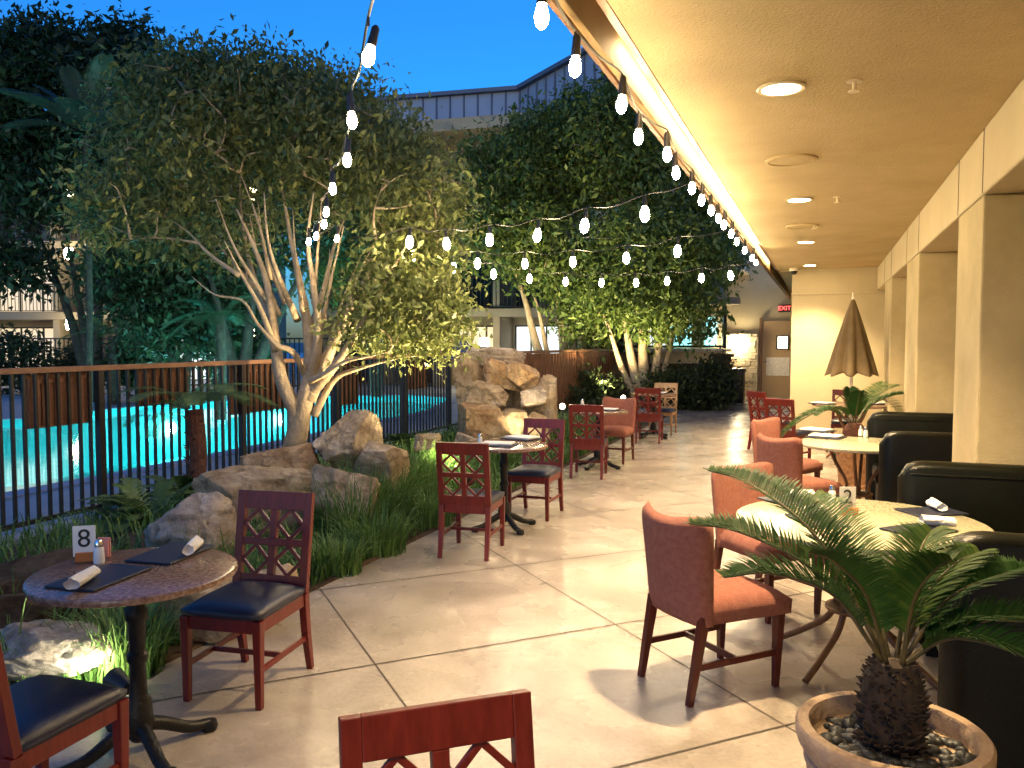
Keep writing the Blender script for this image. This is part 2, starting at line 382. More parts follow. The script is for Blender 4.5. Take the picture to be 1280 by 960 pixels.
structure(MB().add([(x, y, -.09) for x, y in pool], [tuple(range(n))]).build('pool_water', M_water))
# coping round the pool
b = MB()
for i in range(n-1):
    a, c = Vector((*pool[i], 0)), Vector((*pool[i+1], 0)); d = (c-a).normalized(); nn = Vector((-d.y, d.x, 0))
    k = len(b.v); o = -nn*.0
    b.beam(a+Vector((0, 0, .012)), c+Vector((0, 0, .012)), .30, .02)
structure(b.build('pool_coping', mat('coping', (.30, .33, .42), .6, (.38, .41, .5), 4)))
for i, (p, nrm) in enumerate([((-8.06, 4.5), (-1, 0)), ((-8.1, 10.5), (-1, 0)), ((-8.45, 16.5), (-1, 0)), ((-15.6, 16.6), (1, 0)), ((-16.6, 11.4), (1, 0)), ((-17.4, 6), (1, 0)), ((-8.04, 7.6), (-1, 0)), ((-8.06, 1.5), (-1, 0)), ((-8.3, 13.6), (-1, 0)), ((-17.2, 8.9), (1, 0)), ((-14.4, 19.5), (1, -.4))]):
    lb = ['near wall beside the screening fence', 'near wall opposite the ficus', 'near wall by the waterfall end', 'curved far wall', 'far wall at its inner corner', 'far wall at the left of the pool', 'near wall level with the tree fern', 'near wall outside the left of the view', 'near wall between ficus and waterfall', 'far wall between two others', 'curved end wall at the back']
    MBp = MB(); MBp.tube([(p[0], p[1], -.62), (p[0]+nrm[0]*.04, p[1], -.62)], .14, 20)
    tag(MBp.build('pool_lamp', M_poolled), 'round underwater lamp set in the pool\'s '+lb[i], 'pool lamp', 'underwater pool lamps')

# ------------------------------------------------------------------ hotel wing with the covered terrace
HC = 2.86; XC = .843
wing = thing('terrace_building', 'tan stucco hotel wing with flat overhanging ceiling and square pillars', 'building')
MB().bx(-.74, 3.2, -3.5, 15.0, HC, HC+.45).build('ceiling', M_ceiling, wing)
M_trough = mat('trough_paint', (.22, .135, .045), .6, (.34, .215, .075), 5)
tr = MB().bx(-.865, -.745, -3.5, 25, HC+.16, HC+.5)     # back of the light trough
tr.build('trough_top', M_trough, wing)
MB().bx(-.775, -.742, -3.5, 15.0, HC-.004, HC+.155).build('trough_edge', M_iron_brown, wing)
MB().bx(-.90, -.868, -3.5, 25, HC-.015, HC+.5).build('fascia', M_trough, wing)
MB().bx(-.925, -.902, -3.5, 25, HC-.03, HC+.03).build('gutter_lip', M_iron_brown, wing)
bmn = MB().bx(XC, XC+.5, -3.5, 15.0, 2.48, HC-.003); bmn.build('beam', M_stucco_smooth, wing, bevel=.012)
for y in (5.39, 6.3, 8.73, 9.9, 12.02, 13.3, 3.0): MB().bx(XC-.0025, XC+.05, y-.006, y+.006, 2.49, HC-.01).build('expansion_joint', M_joint, wing)
for y0, y1 in ((1.9, 2.9), (5.39, 6.31), (8.73, 9.9), (12.02, 13.2)):
    MB().bx(XC+.006, 1.75, y0, y1, 0, 2.479).build('pillar', M_stucco, wing, bevel=.012)
MB().bx(1.76, 1.9, -3.5, 15.0, 0, HC-.004).build('recess_wall', M_stucco, wing)
MB().bx(XC+.503, 1.755, -3.5, 15.0, 2.50, 2.56).build('recess_soffit', M_ceiling, wing)
MB().bx(-.50, 1.9, 15.01, 15.4, 0, HC+.4).build('end_wall', M_stucco_smooth, wing, bevel=.01)
MB().bx(-.506, 1.75, 14.985, 15.008, 2.42, 2.45).build('wall_ledge', M_stucco_smooth, wing, bevel=.004)
# passage beyond the end wall
MB().bx(-.74, 1.9, 15.42, 25, HC, HC+.45).build('passage_ceiling', M_ceiling, wing)
MB().bx(-.48, -.2, 15.42, 25, 0, HC-.004).build('passage_wall', M_stucco_smooth, wing)
MB().bx(-2.75, -.5, 25.0, 25.3, 0, 4.9).build('rear_wall', M_stucco_smooth, wing)
dr = MB().bx(-1.62, -.78, 24.93, 24.998, 0, 2.2).build('door', M_door, wing, bevel=.006)
MB().bx(-1.70, -1.625, 24.90, 24.999, 0, 2.29).build('door_frame', M_iron_brown, wing)
MB().bx(-1.5, -.86, 24.915, 24.929, .62, 1.15).build('door_glass', M_etched, dr)
MB().tube([(-1.56, 24.9, 1.02), (-1.56, 24.86, 1.02), (-1.48, 24.86, 1.02)], .012, 6).build('handle', M_chrome, dr)
# low wing at right angle with warm walls left of the door
MB().bx(-3.9, -2.76, 25.3, 25.6, 0, 2.45).build('side_wall', M_room, wing)
MB().bx(-4.2, -2.0, 23.4, 25.29, 3.55, 3.75).build('canopy', M_white_paint, wing, bevel=.02)
ls = MB()
r2 = random.Random(3); z = 0
while z < 1.75:
    x = -2.74; hh = r2.uniform(.07, .14)
    while x < -1.75:
        w = r2.uniform(.12, .34); ls.bx(x, min(x+w, -1.72)-.008, 24.80-r2.uniform(0, .05), 24.995, z, z+hh-.008); x += w
    z += hh
ls.build('ledgestone', mat('pale_ledgestone', (.36, .30, .20), .9, (.58, .50, .36), 4, .4, 14), wing)

# downlights, sprinklers, vents, camera dome
def downlight(y, lab, watts):
    t = thing('downlight', lab, 'ceiling light', (-.205, y, HC), 0, 'recessed downlights in the terrace ceiling')
    MB().lathe([(.092, -.001), (.112, -.001), (.115, -.008), (.108, -.014), (.09, -.012), (.088, -.002)], 36).build('trim_ring', M_trim, t, True)
    MB().lathe([(0, -.003), (.087, -.003), (.087, -.007), (0, -.007)], 32).build('lens', M_down, t)
    L = bpy.data.lights.new('lamp', 'SPOT'); L.energy = watts; L.color = (1.0, .72, .38); L.spot_size = radians(112); L.spot_blend = .75; L.shadow_soft_size = .05
    o = bpy.data.objects.new('lamp', L); COL.objects.link(o); o.location = (0, 0, -.03); o.parent = t
    return t
for y, l in ((-1.9, 'round recessed downlight behind the viewer over the first pillar'), (.85, 'round recessed downlight just outside the top of the view'), (4.21, 'nearest and largest lit round downlight in the tan ceiling'), (7.56, 'lit downlight second from the front, beyond the first round vent'), (10.83, 'small lit downlight third along the tan ceiling'), (14.2, 'farthest tiny lit downlight just in front of the end wall')):
    if y < .5: continue
    downlight(y, l, 90 if y < 2 else 340)
for x, y, l in ((.12, 4.23, 'nearest brass sprinkler head beside the largest downlight'), (.10, 7.55, 'middle sprinkler head level with the second downlight'), (-.1, 9.22, 'small sprinkler head far along the ceiling by the second vent')):
    t = thing('sprinkler_head', l, 'sprinkler', (x, y, HC), 0, 'ceiling sprinkler heads')
    MB().lathe([(0, -.004), (.036, -.004), (.036, -.001)], 20).build('escutcheon', M_trim, t)
    MB().tube([(0, 0, -.004), (0, 0, -.045)], .009, 8).lathe([(0, -.052), (.028, -.05), (.028, -.046), (0, -.045)], 14).build('nozzle', M_trim, t)
for x, y, l in ((-.215, 5.88, 'large round flush vent between the first two downlights'), (-.22, 9.3, 'farther round flush vent between second and third downlights')):
    t = thing('ceiling_vent', l, 'vent', (x, y, HC), 0, 'round ceiling vents')
    MB().lathe([(.155, -.001), (.17, -.001), (.17, -.012), (.15, -.018), (.15, -.006)], 40).build('rim', M_ceiling, t, True)
    MB().lathe([(0, -.016), (.05, -.016), (.149, -.011)], 40).build('grille', M_ceiling, t, True)
t = thing('security_camera', 'small dark dome camera in the ceiling corner above the end wall', 'camera', (-.46, 14.7, HC))
MB().lathe([(.075, 0), (.075, -.04), (.06, -.05)], 20).build('base', M_trim, t, True)
MB().lathe([(.058, -.045), (.05, -.085), (.03, -.105), (0, -.112)], 20).build('dome', M_glossblack, t, True)
led = thing('led_strip', 'bright warm light strip hidden in the trough along the roof edge', 'light strip')
MB().bx(-.825, -.79, 3.7, 14.9, HC+.10, HC+.125).build('tube', M_led, led)
MB().bx(-.84, -.775, 2.2, 14.95, HC+.13, HC+.157).build('channel', M_trim, led)

# exit sign, lantern, sconce, bin at the passage end
t = thing('exit_sign', 'small red glowing EXIT sign above the passage door', 'exit sign', (-1.02, 24.96, 2.56))
MB().bx(-.17, .17, -.02, .02, -.11, .11).build('case', M_glossblack, t, bevel=.008)
text_mesh('lettering', 'EXIT', .17, M_exit, t, Matrix.Translation((0, -.024, 0)) @ Matrix.Rotation(pi/2, 4, 'X'), .003)
t = thing('wall_lantern', 'square lit box lantern on the passage door', 'lantern', (-1.05, 24.86, 1.58))
MB().bx(-.13, .13, -.05, .04, -.17, .17).build('glass', M_lantern, t)
fr = MB()
for sx in (-1, 1): fr.bx(sx*.155-.025, sx*.155+.025, -.07, .06, -.2, .2)
for sz in (-1, 1): fr.bx(-.13, .13, -.07, .06, sz*.185-.015, sz*.185+.015)
fr.bx(-.006, .006, -.062, -.052, -.17, .17)
fr.build('frame', M_metal_dark, t)
def sconce(loc, lab, r=.10, h=.26, m=None):
    t = thing('wall_sconce', lab, 'wall light', loc, 0, 'glowing wall sconces')
    MB().lathe([(0, -h/2), (r*.8, -h/2), (r, 0), (r*.8, h/2), (0, h/2)], 16).build('shade', m or M_sconce, t, True)
    MB().bx(-r*.5, r*.5, r*.7, r*1.4, -h*.3, h*.3).build('bracket', M_metal_dark, t)
    return t
sconce((-2.30, 24.60, 1.55), 'overexposed sconce on the stacked stone wall by the passage')
t = thing('litter_bin', 'tall black rectangular litter bin at the end of the stone wall', 'bin', gz(921, 503))
MB().lathe([(.17, 0), (.19, .05), (.20, .82)], 24, sq=6).build('body', M_glossblack, t, True)
MB().lathe([(.23, .82), (.235, .86), (.2, .9), (0, .92)], 24, sq=6).build('lid', M_glossblack, t, True)

# ------------------------------------------------------------------ lattice chair
def lattice_chair(lab, wm, loc, rz):
    t = thing('lattice_chair', lab, 'chair', loc, rz, 'wooden lattice back chairs')
    W = .41; sx = W/2-.022
    for s in (-1, 1):
        MB().beam((s*sx, .205, 0), (s*sx, .205, .40), .03, .03, .042, .042, (0, 1, 0)).build('leg', wm, t, bevel=.004)
        pts = [(s*sx, -.275, 0), (s*sx, -.235, .20), (s*sx, -.215, .40)]
        MB().beam(pts[0], pts[1], .03, .03, .036, .040, (0, 1, 0)).beam(pts[1], pts[2], .036, .040, .040, .045, (0, 1, 0)).build('leg', wm, t, bevel=.003)
    a = MB()
    a.bx(-sx+.021, sx-.021, .19, .215, .34, .41); a.bx(-sx+.021, sx-.021, -.225, -.20, .34, .41)
    for s in (-1, 1): a.bx(s*sx-.013, s*sx+.013, -.193, .183, .341, .409)
    a.build('apron', wm, t, bevel=.004)
    b = MB(); N = 10
    for iy in range(N+1):
        for ix in range(N+1):
            u, v = ix/N*2-1, iy/N*2-1; d = (1-abs(u)**4)*(1-abs(v)**4)
            b.v.append((u*W/2*1.0*(1-.03*abs(v)**6), .225*v*(1-.03*abs(u)**6)+.005, .432+.034*d**.6))
    for iy in range(N):
        for ix in range(N):
            k = iy*(N+1)+ix; b.f.append((k, k+1, k+N+2, k+N+1))
    k0 = len(b.v); edge = [ix for ix in range(N+1)]+[iy*(N+1)+N for iy in range(1, N+1)]+[N*(N+1)+ix for ix in range(N-1, -1, -1)]+[iy*(N+1) for iy in range(N-1, 0, -1)]
    for e in edge:
        x, y, z = b.v[e]; b.v.append((x*.985, y*.985, .405))
    for i in range(len(edge)):
        i2 = (i+1) % len(edge); b.f.append((edge[i2], edge[i], k0+i, k0+i2))
    b.f.append(tuple(k0+i for i in reversed(range(len(edge)))))
    b.build('seat', M_vinyl_sky_tint, t, 'all')
    for s in (-1, 1): MB().beam((s*sx, -.238, .17), (s*sx, .205, .17), .016, .026).build('stretcher', wm, t, bevel=.003)
    MB().beam((-sx+.008, 0, .17), (sx-.008, 0, .17), .016, .024).build('stretcher', wm, t, bevel=.003)
    # backrest, drawn flat in (x, h) and leaned back
    lean = radians(9.5); R = Matrix.Rotation(lean, 3, 'X'); O = Vector((0, -.212, .405))
    bk = MB()
    def slab(x0, x1, h0, h1, th): bk.box(O + R @ Vector(((x0+x1)/2, 0, (h0+h1)/2)), (x1-x0, th, h1-h0), 0, R)
    def bar(x0, h0, x1, h1, w, th):
        L = sqrt((x1-x0)**2+(h1-h0)**2); ang = atan2(h1-h0, x1-x0)
        bk.box(O + R @ Vector(((x0+x1)/2, 0, (h0+h1)/2)), (L, th, w), 0, R @ Matrix.Rotation(-ang, 3, 'Y'))
    hw = W/2; cs = .143; st = .043; mid = W-2*st-2*cs
    h0, h1, h2, h3, h4, h5 = 0, .075, .218, .254, .397, .488
    slab(-hw, -hw+st, h0, h5, .032); slab(hw-st, hw, h0, h5, .032)
    slab(-hw+st, hw-st, h4, h5, .028); slab(-hw+st, hw-st, h2, h3, .026); slab(-hw+st, hw-st, h0, h1, .026)
    slab(-mid/2, mid/2, h1, h2, .026); slab(-mid/2, mid/2, h3, h4, .026)
    for cx in (-(mid+cs)/2, (mid+cs)/2):
        for ca, cb in ((h1, h2), (h3, h4)):
            cy = (ca+cb)/2; r = cs/2
            bar(cx-r, cy, cx, cy+r, .0165, .018); bar(cx, cy+r, cx+r, cy, .0165, .0165); bar(cx+r, cy, cx, cy-r, .0165, .018); bar(cx, cy-r, cx-r, cy, .0165, .0165)
    bk.build('backrest', wm, t, bevel=.0025)
    return t
ch = lattice_chair('dark cherry lattice chair facing us at the table marked 8', M_cherry, (-2.53, 3.15, 0), pi+radians(7))
def lc(x, y, deg, lab): return dup(ch, (x, y, 0), radians(deg), lab)
lc(-2.44, 1.93, 2, 'cropped cherry chair at the lower left corner, its black seat pushed towards table 8')
lc(-.555, 1.305, -140, 'cherry chair back cut off by the bottom edge, closest to the viewer')
lc(-2.53, 5.86, 7, 'cherry chair seen from behind, in front of the granite table beside the grass clumps')
lc(-2.50, 7.26, 181, 'red cherry chair facing us with shiny black seat, in front of the rock waterfall')
lc(-2.63, 9.66, 8, 'cherry chair seen from behind with an orange chair across its table')
lc(-2.60, 13.27, 5, 'small red lattice chair just beyond the orange chair on the garden side')
lc(-.38, 11.45, -26, 'red lattice chair seen from behind, nearest to the umbrella table')
lc(-.68, 12.85, -48, 'red lattice chair at the left rim of the umbrella table, turned sideways')
lc(.36, 13.35, 178, 'red lattice chair behind the umbrella pole against the end wall')
lattice_chair('lattice chair at the farthest garden-side table, lamplight painted into its pale wood', M_wood_painted_lit, (-2.58, 14.36, 0), pi)

# ------------------------------------------------------------------ orange upholstered chair
def orange_chair(lab, loc, rz):
    t = thing('upholstered_chair', lab, 'chair', loc, rz, 'orange upholstered dining chairs')
    for s in (-1, 1):
        MB().beam((s*.195, .205, 0), (s*.20, .215, .37), .028, .028, .046, .046, (0, 1, 0)).build('leg', M_leg_wood, t, bevel=.004)
        MB().beam((s*.185, -.30, 0), (s*.19, -.225, .40), .030, .030, .042, .046, (0, 1, 0)).build('leg', M_leg_wood, t, bevel=.004)
        MB().beam((s*.19, -.265, .17), (s*.196, .208, .17), .018, .03).build('stretcher', M_leg_wood, t, bevel=.003)
    MB().beam((-.186, -.03, .17), (.186, -.03, .17), .018, .028).build('stretcher', M_leg_wood, t, bevel=.003)
    # seat cushion
    b = MB(); N = 14
    def sh(u, v, top):
        w = .235+.02*v; d = (1-abs(u)**5)*(1-abs(v)**5); z = (.435+.045*d**.5) if top else (.365-.0*d)
        return (u*w*(1 if top else .97), .24*v+.03*(1-u*u)*(v > .99 and 1 or max(0, v))*.6+.005, z)
    for top in (True, False):
        for iy in range(N+1):
            for ix in range(N+1): b.v.append(sh(ix/N*2-1, iy/N*2-1, top))
    K = (N+1)**2
    for iy in range(N):
        for ix in range(N):
            k = iy*(N+1)+ix; b.f.append((k, k+1, k+N+2, k+N+1)); b.f.append((K+k+N+1, K+k+N+2, K+k+1, K+k))
    edge = [ix for ix in range(N+1)]+[iy*(N+1)+N for iy in range(1, N+1)]+[N*(N+1)+ix for ix in range(N-1, -1, -1)]+[iy*(N+1) for iy in range(N-1, 0, -1)]
    for i in range(len(edge)):
        e, f = edge[i], edge[(i+1) % len(edge)]; b.f.append((f, e, K+e, K+f))
    b.build('seat', M_orange, t, 'all')
    # scooped back with a dipped top line, thick and rounded
    b = MB(); NU, NV = 18, 16; th = .034
    def mid(u, v):
        z = .36+v*(.480+.042*abs(u)**2.0-.034*abs(u)**9)
        w = (.225+.026*v)*(1-.05*v**12)
        y = -.225-.085*v+.085*(abs(u)**2.4)*(.3+.7*v)
        return Vector((u*w, y, z))
    P = []
    for side in (1, -1):
        for iv in range(NV+1):
            for iu in range(NU+1):
                u, v = iu/NU*2-1, iv/NV; e = (1-abs(u)**8)*(1-max(0, v*2-1)**8)
                p = mid(u, v); du = mid(u+.02, v)-mid(u-.02, v); dv = mid(u, v+.02)-mid(u, v-.02); nn = dv.cross(du).normalized()
                P.append(p+nn*(-side)*th*(e**.45)*(1.15 if side == 1 else .8))
    b.v = [tuple(p) for p in P]; K = (NU+1)*(NV+1)
    for iv in range(NV):
        for iu in range(NU):
            k = iv*(NU+1)+iu; b.f.append((k, k+1, k+NU+2, k+NU+1)); b.f.append((K+k+NU+1, K+k+NU+2, K+k+1, K+k))
    edge = [iu for iu in range(NU+1)]+[iv*(NU+1)+NU for iv in range(1, NV+1)]+[NV*(NU+1)+iu for iu in range(NU-1, -1, -1)]+[iv*(NU+1) for iv in range(NV-1, 0, -1)]
    for i in range(len(edge)):
        e, f = edge[i], edge[(i+1) % len(edge)]; b.f.append((f, e, K+e, K+f))
    o = b.build('backrest', M_orange, t, 'all')
    bm = bmesh.new(); bm.from_mesh(o.data); bmesh.ops.remove_doubles(bm, verts=bm.verts, dist=.0005); bmesh.ops.recalc_face_normals(bm, faces=bm.faces); bm.to_mesh(o.data); bm.free()
    return t
oc = orange_chair('orange upholstered chair seen from behind, nearest to the potted cycad', (-.46, 4.02, 0), radians(-43))
dup(oc, (-.28, 5.22, 0), radians(-133), 'orange chair facing us behind the marble table marked 2')
dup(oc, (-.16, 7.34, 0), radians(-42), 'pink-orange chair seen from behind at the second marble table')
dup(oc, (-.30, 8.55, 0), radians(-118), 'orange chair half hidden behind another, at the second marble table')
dup(oc, (-2.62, 10.9, 0), radians(176), 'lone orange chair on the garden side of the patio')

# ------------------------------------------------------------------ tables
def bullnose(r, z1, t): return [(0, z1-t), (r-t*.5, z1-t), (r-t*.12, z1-t*.85), (r, z1-t*.5), (r-t*.12, z1-t*.15), (r-t*.5, z1), (0, z1)]
def pedestal_table(lab, loc, rz, r=.385):
    t = thing('pedestal_table', lab, 'table', loc, rz, 'round granite pedestal tables')
    MB().lathe(bullnose(r, .745, .032), 64).build('tabletop', M_granite, t, True)
    MB().lathe([(.16, .712), (.16, .700), (.05, .695), (.034, .68), (.034, .60), (.042, .59), (.042, .55), (.034, .54), (.030, .42), (.040, .41), (.040, .385), (.030, .37), (.034, .24), (.048, .22), (.055, .14), (.045, .08), (.03, .06)], 24).build('pedestal', M_iron, t, True)
    for k in range(4):
        a = pi/4+k*pi/2; d = Vector((cos(a), sin(a), 0))
        pts = bez([d*.03+Vector((0, 0, .12)), d*.10+Vector((0, 0, .095)), d*.20+Vector((0, 0, .045)), d*.285+Vector((0, 0, .032))], 5)
        m = MB().tube(pts, [.030-.008*i/(len(pts)-1) for i in range(len(pts))], 10)
        m.lathe([(0, .004), (.03, .004), (.036, .022), (.03, .044), (0, .052)], 12, d*.285)
        m.build('foot', M_iron, t, True)
    return t
pt8 = pedestal_table('round brown granite table carrying the number 8', (-2.515, 2.47, 0), radians(20))
dup(pt8, (-2.58, 6.66, 0), radians(5), 'round granite table between two cherry chairs beside the grass clumps')
dup(pt8, (-2.68, 10.3, 0), radians(30), 'round granite table in front of the lone garden-side orange chair')
dup(pt8, (-2.64, 13.82, 0), radians(10), 'farthest garden-side round table beside the chair with lamplight painted in')

def scroll_table(lab, loc, rz, r, m=None):
    t = thing('marble_table', lab, 'table', loc, rz, 'round marble tables on the wall side')
    MB().lathe(bullnose(r, .745, .03), 72).build('tabletop', m or M_marble, t, True)
    MB().lathe([(.30, .714), (.30, .700), (.28, .700), (.28, .714)], 36).build('rim_ring', M_iron_brown, t, True)
    for k in range(4):
        a = k*pi/2+pi/4; d = Vector((cos(a), sin(a), 0)); Z = Vector((0, 0, 1))
        pts = bez([d*.29+Z*.70, d*.22+Z*.56, d*.11+Z*.38, d*.15+Z*.22, d*.30+Z*.10, d*.43+Z*.018], 6)
        MB().tube(pts, .017, 10).build('leg', M_iron_brown, t, True)
    MB().lathe([(.135, .30), (.15, .30), (.15, .285), (.135, .285), (.135, .30)], 28).build('brace_ring', M_iron_brown, t)
    return t
mt = scroll_table('large green-tan marble table carrying the number 2 by the leather booth', (.19, 4.46, 0), radians(12), .6)
t3 = dup(mt, (.32, 7.82, 0), radians(35), 'second marble table with white place settings, between two black benches', (.85, .85, 1))
scroll_table('brown round table under the folded umbrella', (.40, 12.55, 0), 0, .52, M_granite)

# things on the tables
menu_n = [None]; nap_n = [None]
def menu(x, y, deg, lab, z=.7465, paper=False, w=.22, d=.30):
    o = MB().box((0, 0, .005), (w, d, .009)).build('menu_folder', M_menu_sky_tint, None, bevel=.0025)
    o.location = (x, y, z); o.rotation_euler = (0, 0, radians(deg)); tag(o, lab, 'menu', 'menus laid on the tables')
    return o
def napkin(x, y, deg, lab, z=.7575, ln=.17):
    b = MB(); n = 22; K = 12; rq = random.Random(int(abs(x*1000)+abs(y*777))); ph = rq.uniform(0, 6)
    for i in range(K+1):
        u = i/K; xx = u*ln-ln/2
        for jn in range(n):
            a = 2*pi*jn/n; rad = .0235*(1-.10*u)*(1+.07*sin(a*2+ph+u*1.5)+.05*sin(a*5+u*4))+(.006 if jn in (5, 6) else 0)
            b.v.append((xx+.010*cos(a+ph)*(1 if i in (0, K) else .2), rad*cos(a)*1.08, max(.0012, .0225+rad*sin(a)*.92)))
    for i in range(K):
        for jn in range(n):
            k = i*n+jn; k2 = i*n+(jn+1) % n; b.f.append((k, k2, k2+n, k+n))
    for e, rev in ((0, True), (K, False)):      # rolled ends, sunk in the middle
        k0 = len(b.v); sg = .012 if e == 0 else -.012
        for jn in range(n): v = b.v[e*n+jn]; b.v.append((v[0]+sg, v[1]*.55, .0225+(v[2]-.0225)*.55))
        for jn in range(n):
            q = (e*n+jn, e*n+(jn+1) % n, k0+(jn+1) % n, k0+jn); b.f.append(tuple(reversed(q)) if rev else q)
        b.f.append(tuple(k0+jn for jn in (reversed(range(n)) if rev else range(n))))
    o = b.build('napkin_roll', M_napkin, None, True); o.location = (x, y, z); o.rotation_euler = (0, 0, radians(deg)); tag(o, lab, 'napkin', 'rolled white napkins')
    return o
def placemat(x, y, deg, lab, z=.7465):
    t = thing('place_setting', lab, 'place setting', (x, y, z), radians(deg), 'white folded settings on black menus')
    MB().box((0, 0, .005), (.24, .31, .009)).build('menu_folder', M_menu_sky_tint, t, bevel=.0025)
    MB().box((.01, 0, .0185), (.19, .27, .016), .06).build('folded_napkin', M_napkin, t, bevel=.006)
    return t
def shaker(x, y, lab, z=.7455):
    t = thing('salt_shaker', lab, 'salt shaker', (x, y, z), 0, 'glass salt shakers')
    MB().lathe([(0, 0), (.02, 0), (.022, .01), (.019, .06), (.015, .068)], 14).build('jar', M_glass_white, t, True)
    MB().lathe([(.016, .068), (.017, .085), (.010, .096), (0, .098)], 14).build('cap', M_chrome, t, True)
    return t
def number_sign(x, y, rz, digit, lab, z=.7455):
    t = thing('table_number_sign', lab, 'number sign', (x, y, z), rz, 'table number cards')
    MB().box((0, 0, .085), (.085, .004, .125)).build('card', M_paper, t)
    MB().box((.01, .0, .020), (.085, .035, .038)).build('holder', M_holder, t, bevel=.003)
    o = text_mesh('numeral', digit, .105, M_black, t, Matrix.Translation((0, -.0035, .093)) @ Matrix.Rotation(pi/2, 4, 'X'), .0006)
    o.scale = (1, 1, 1)
    return t
face = YAW
# table 8
pA, pB = gz(128, 722, .745), gz(223, 692, .745)
menu(-2.548, 2.335, 6, 'black menu near the front rim of table 8, a napkin on its left corner', w=.215, d=.32)
menu(-2.555, 2.705, 7, 'black menu on the far right side of table 8', w=.215, d=.31)
p = gz(104, 724, .775); napkin(p.x, p.y, 112, 'rolled napkin across the nearer menu on table 8')
p = gz(241, 684, .775); napkin(p.x, p.y, -62, 'rolled napkin on the farther menu on table 8', ln=.15)
p = gz(106, 702, .745); number_sign(p.x, p.y, face+.25, '8', 'white card with black 8 in an orange holder')
p = gz(124, 704, .745); shaker(p.x, p.y, 'salt shaker beside the number 8 card')
t = thing('sugar_packets', 'pink sugar packets standing behind the 8 card holder', 'sugar packets', gz(120, 700, .745), face)
MB().box((.01, .035, .04), (.05, .006, .075)).box((.013, .046, .043), (.05, .006, .08), .06).box((.008, .056, .04), (.05, .006, .075), -.05).build('packet', M_pink, t)
# table 2
for px, py, dg, lab in ((1164, 641, -57, 'black menu near the far right rim of table 2, by the bench'), (1148, 664, -45, 'black menu in front of another on the right of table 2'), (985, 628, 42, 'black menu at the far left of table 2 before the facing orange chair'), (1020, 652, 25, 'black menu at the left middle of table 2 behind the cycad fronds')):
    p = gz(px, py, .745); menu(p.x, p.y, dg, lab, w=.2, d=.29)
for px, py, dg, lab in ((1171, 636, -75, 'rolled napkin lying across the far right menu on table 2'), (1172, 657, 0, 'rolled napkin between the two right menus on table 2'), (1000, 622, 20, 'rolled napkin on the far left menu of table 2'), (1020, 642, 35, 'rolled napkin on the left middle menu of table 2')):
    p = gz(px, py, .76); napkin(p.x, p.y, dg, lab, ln=.14)
p = gz(1059, 644, .745); number_sign(p.x, p.y, face+.05, '2', 'white card with black 2 standing on the marble table')
p = gz(1040, 628, .745); shaker(p.x, p.y, 'salt shaker behind the number 2 card')
# garden-side tables
for px, py, dg, lab in ((622, 557, 15, 'white setting at the left of the granite table by the grass clumps'), (652, 549, -10, 'white setting at the right of the granite table by the grass clumps')):
    p = gz(px, py, .745); placemat(p.x, p.y, dg+80, lab)
p = gz(600, 556, .745); shaker(p.x, p.y, 'salt shaker above the chair back on the table by the grass')
p = gz(758, 513, .745); placemat(p.x, p.y, 85, 'white setting in front of the lone garden-side orange chair')
p = gz(740, 512, .745); placemat(p.x, p.y, 70, 'white setting behind the cherry chair back, left of another setting')
p = gz(728, 507, .745); shaker(p.x, p.y, 'salt shaker on the table of the lone orange chair')
p = gz(822, 492, .745); placemat(p.x, p.y, 85, 'white setting on the farthest garden-side table')
# second marble table and umbrella table
for px, py, dg, lab in ((1020, 539, 60, 'white setting at the back left of the second marble table'), (1032, 547, 70, 'white setting at the front left of the second marble table'), (1112, 539, -60, 'white setting at the back right of the second marble table'), ):
    p = gz(px, py, .745); placemat(p.x, p.y, dg, lab)
for px, py, lab in ((1076, 545, 'left salt shaker in the middle of the second marble table'), (1082, 547, 'right salt shaker in the middle of the second marble table')):
    p = gz(px, py, .745); shaker(p.x, p.y, lab)
for px, py, dg, lab in ((1028, 505, 50, 'white setting at the left of the umbrella table'), (1098, 505, -50, 'white setting at the right of the umbrella table')):
    p = gz(px, py, .745); placemat(p.x, p.y, dg, lab)
for px, py, lab in ((700, 501, 'glowing candle glass on the rock ledge near the waterfall'),):
    pass

# ------------------------------------------------------------------ umbrella
t = thing('patio_umbrella', 'folded brown market umbrella standing through the far table', 'umbrella', (.40, 12.55, 0))
MB().tube([(0, 0, 0), (0, 0, 2.26)], .021, 14).build('pole', M_pole, t, True)
MB().lathe([(.24, 0), (.25, .03), (.2, .06), (.05, .09), (.04, .2)], 28).build('base', M_iron, t, True)
b = MB(); n = 96; zs = [2.24, 2.2, 2.05, 1.85, 1.6, 1.35, 1.18, 1.14]
for i, z in enumerate(zs):
    s_ = (2.24-z)/1.10; R0 = .012+.33*s_**.9
    for k in range(n):
        a = 2*pi*k/n; f = cos(a*8); sway = .06*s_*cos(a-1.0)
        r = R0*(1+.02*sin(a*3))*(1-.40*s_*(.5-.5*f)**1.2)
        zz = z+(.05*s_*(.5-.5*f) if i >= 6 else 0)
        if i == 7: zz -= .0
        b.v.append((r*cos(a)+sway*.5, r*sin(a), zz))
for i in range(len(zs)-1):
    for k in range(n):
        p0 = i*n+k; p1 = i*n+(k+1) % n; b.f.append((p1, p0, p0+n, p1+n))
b.f.append(tuple(range(n)))
can = b.build('canopy', M_umbrella, t, 'all'); sm = can.modifiers.new('solid', 'SOLIDIFY'); sm.thickness = .004
MB().lathe([(0, 2.32), (.012, 2.315), (.02, 2.29), (.014, 2.27), (.022, 2.25), (.0, 2.24)], 14).build('finial', M_white_paint, t, True)

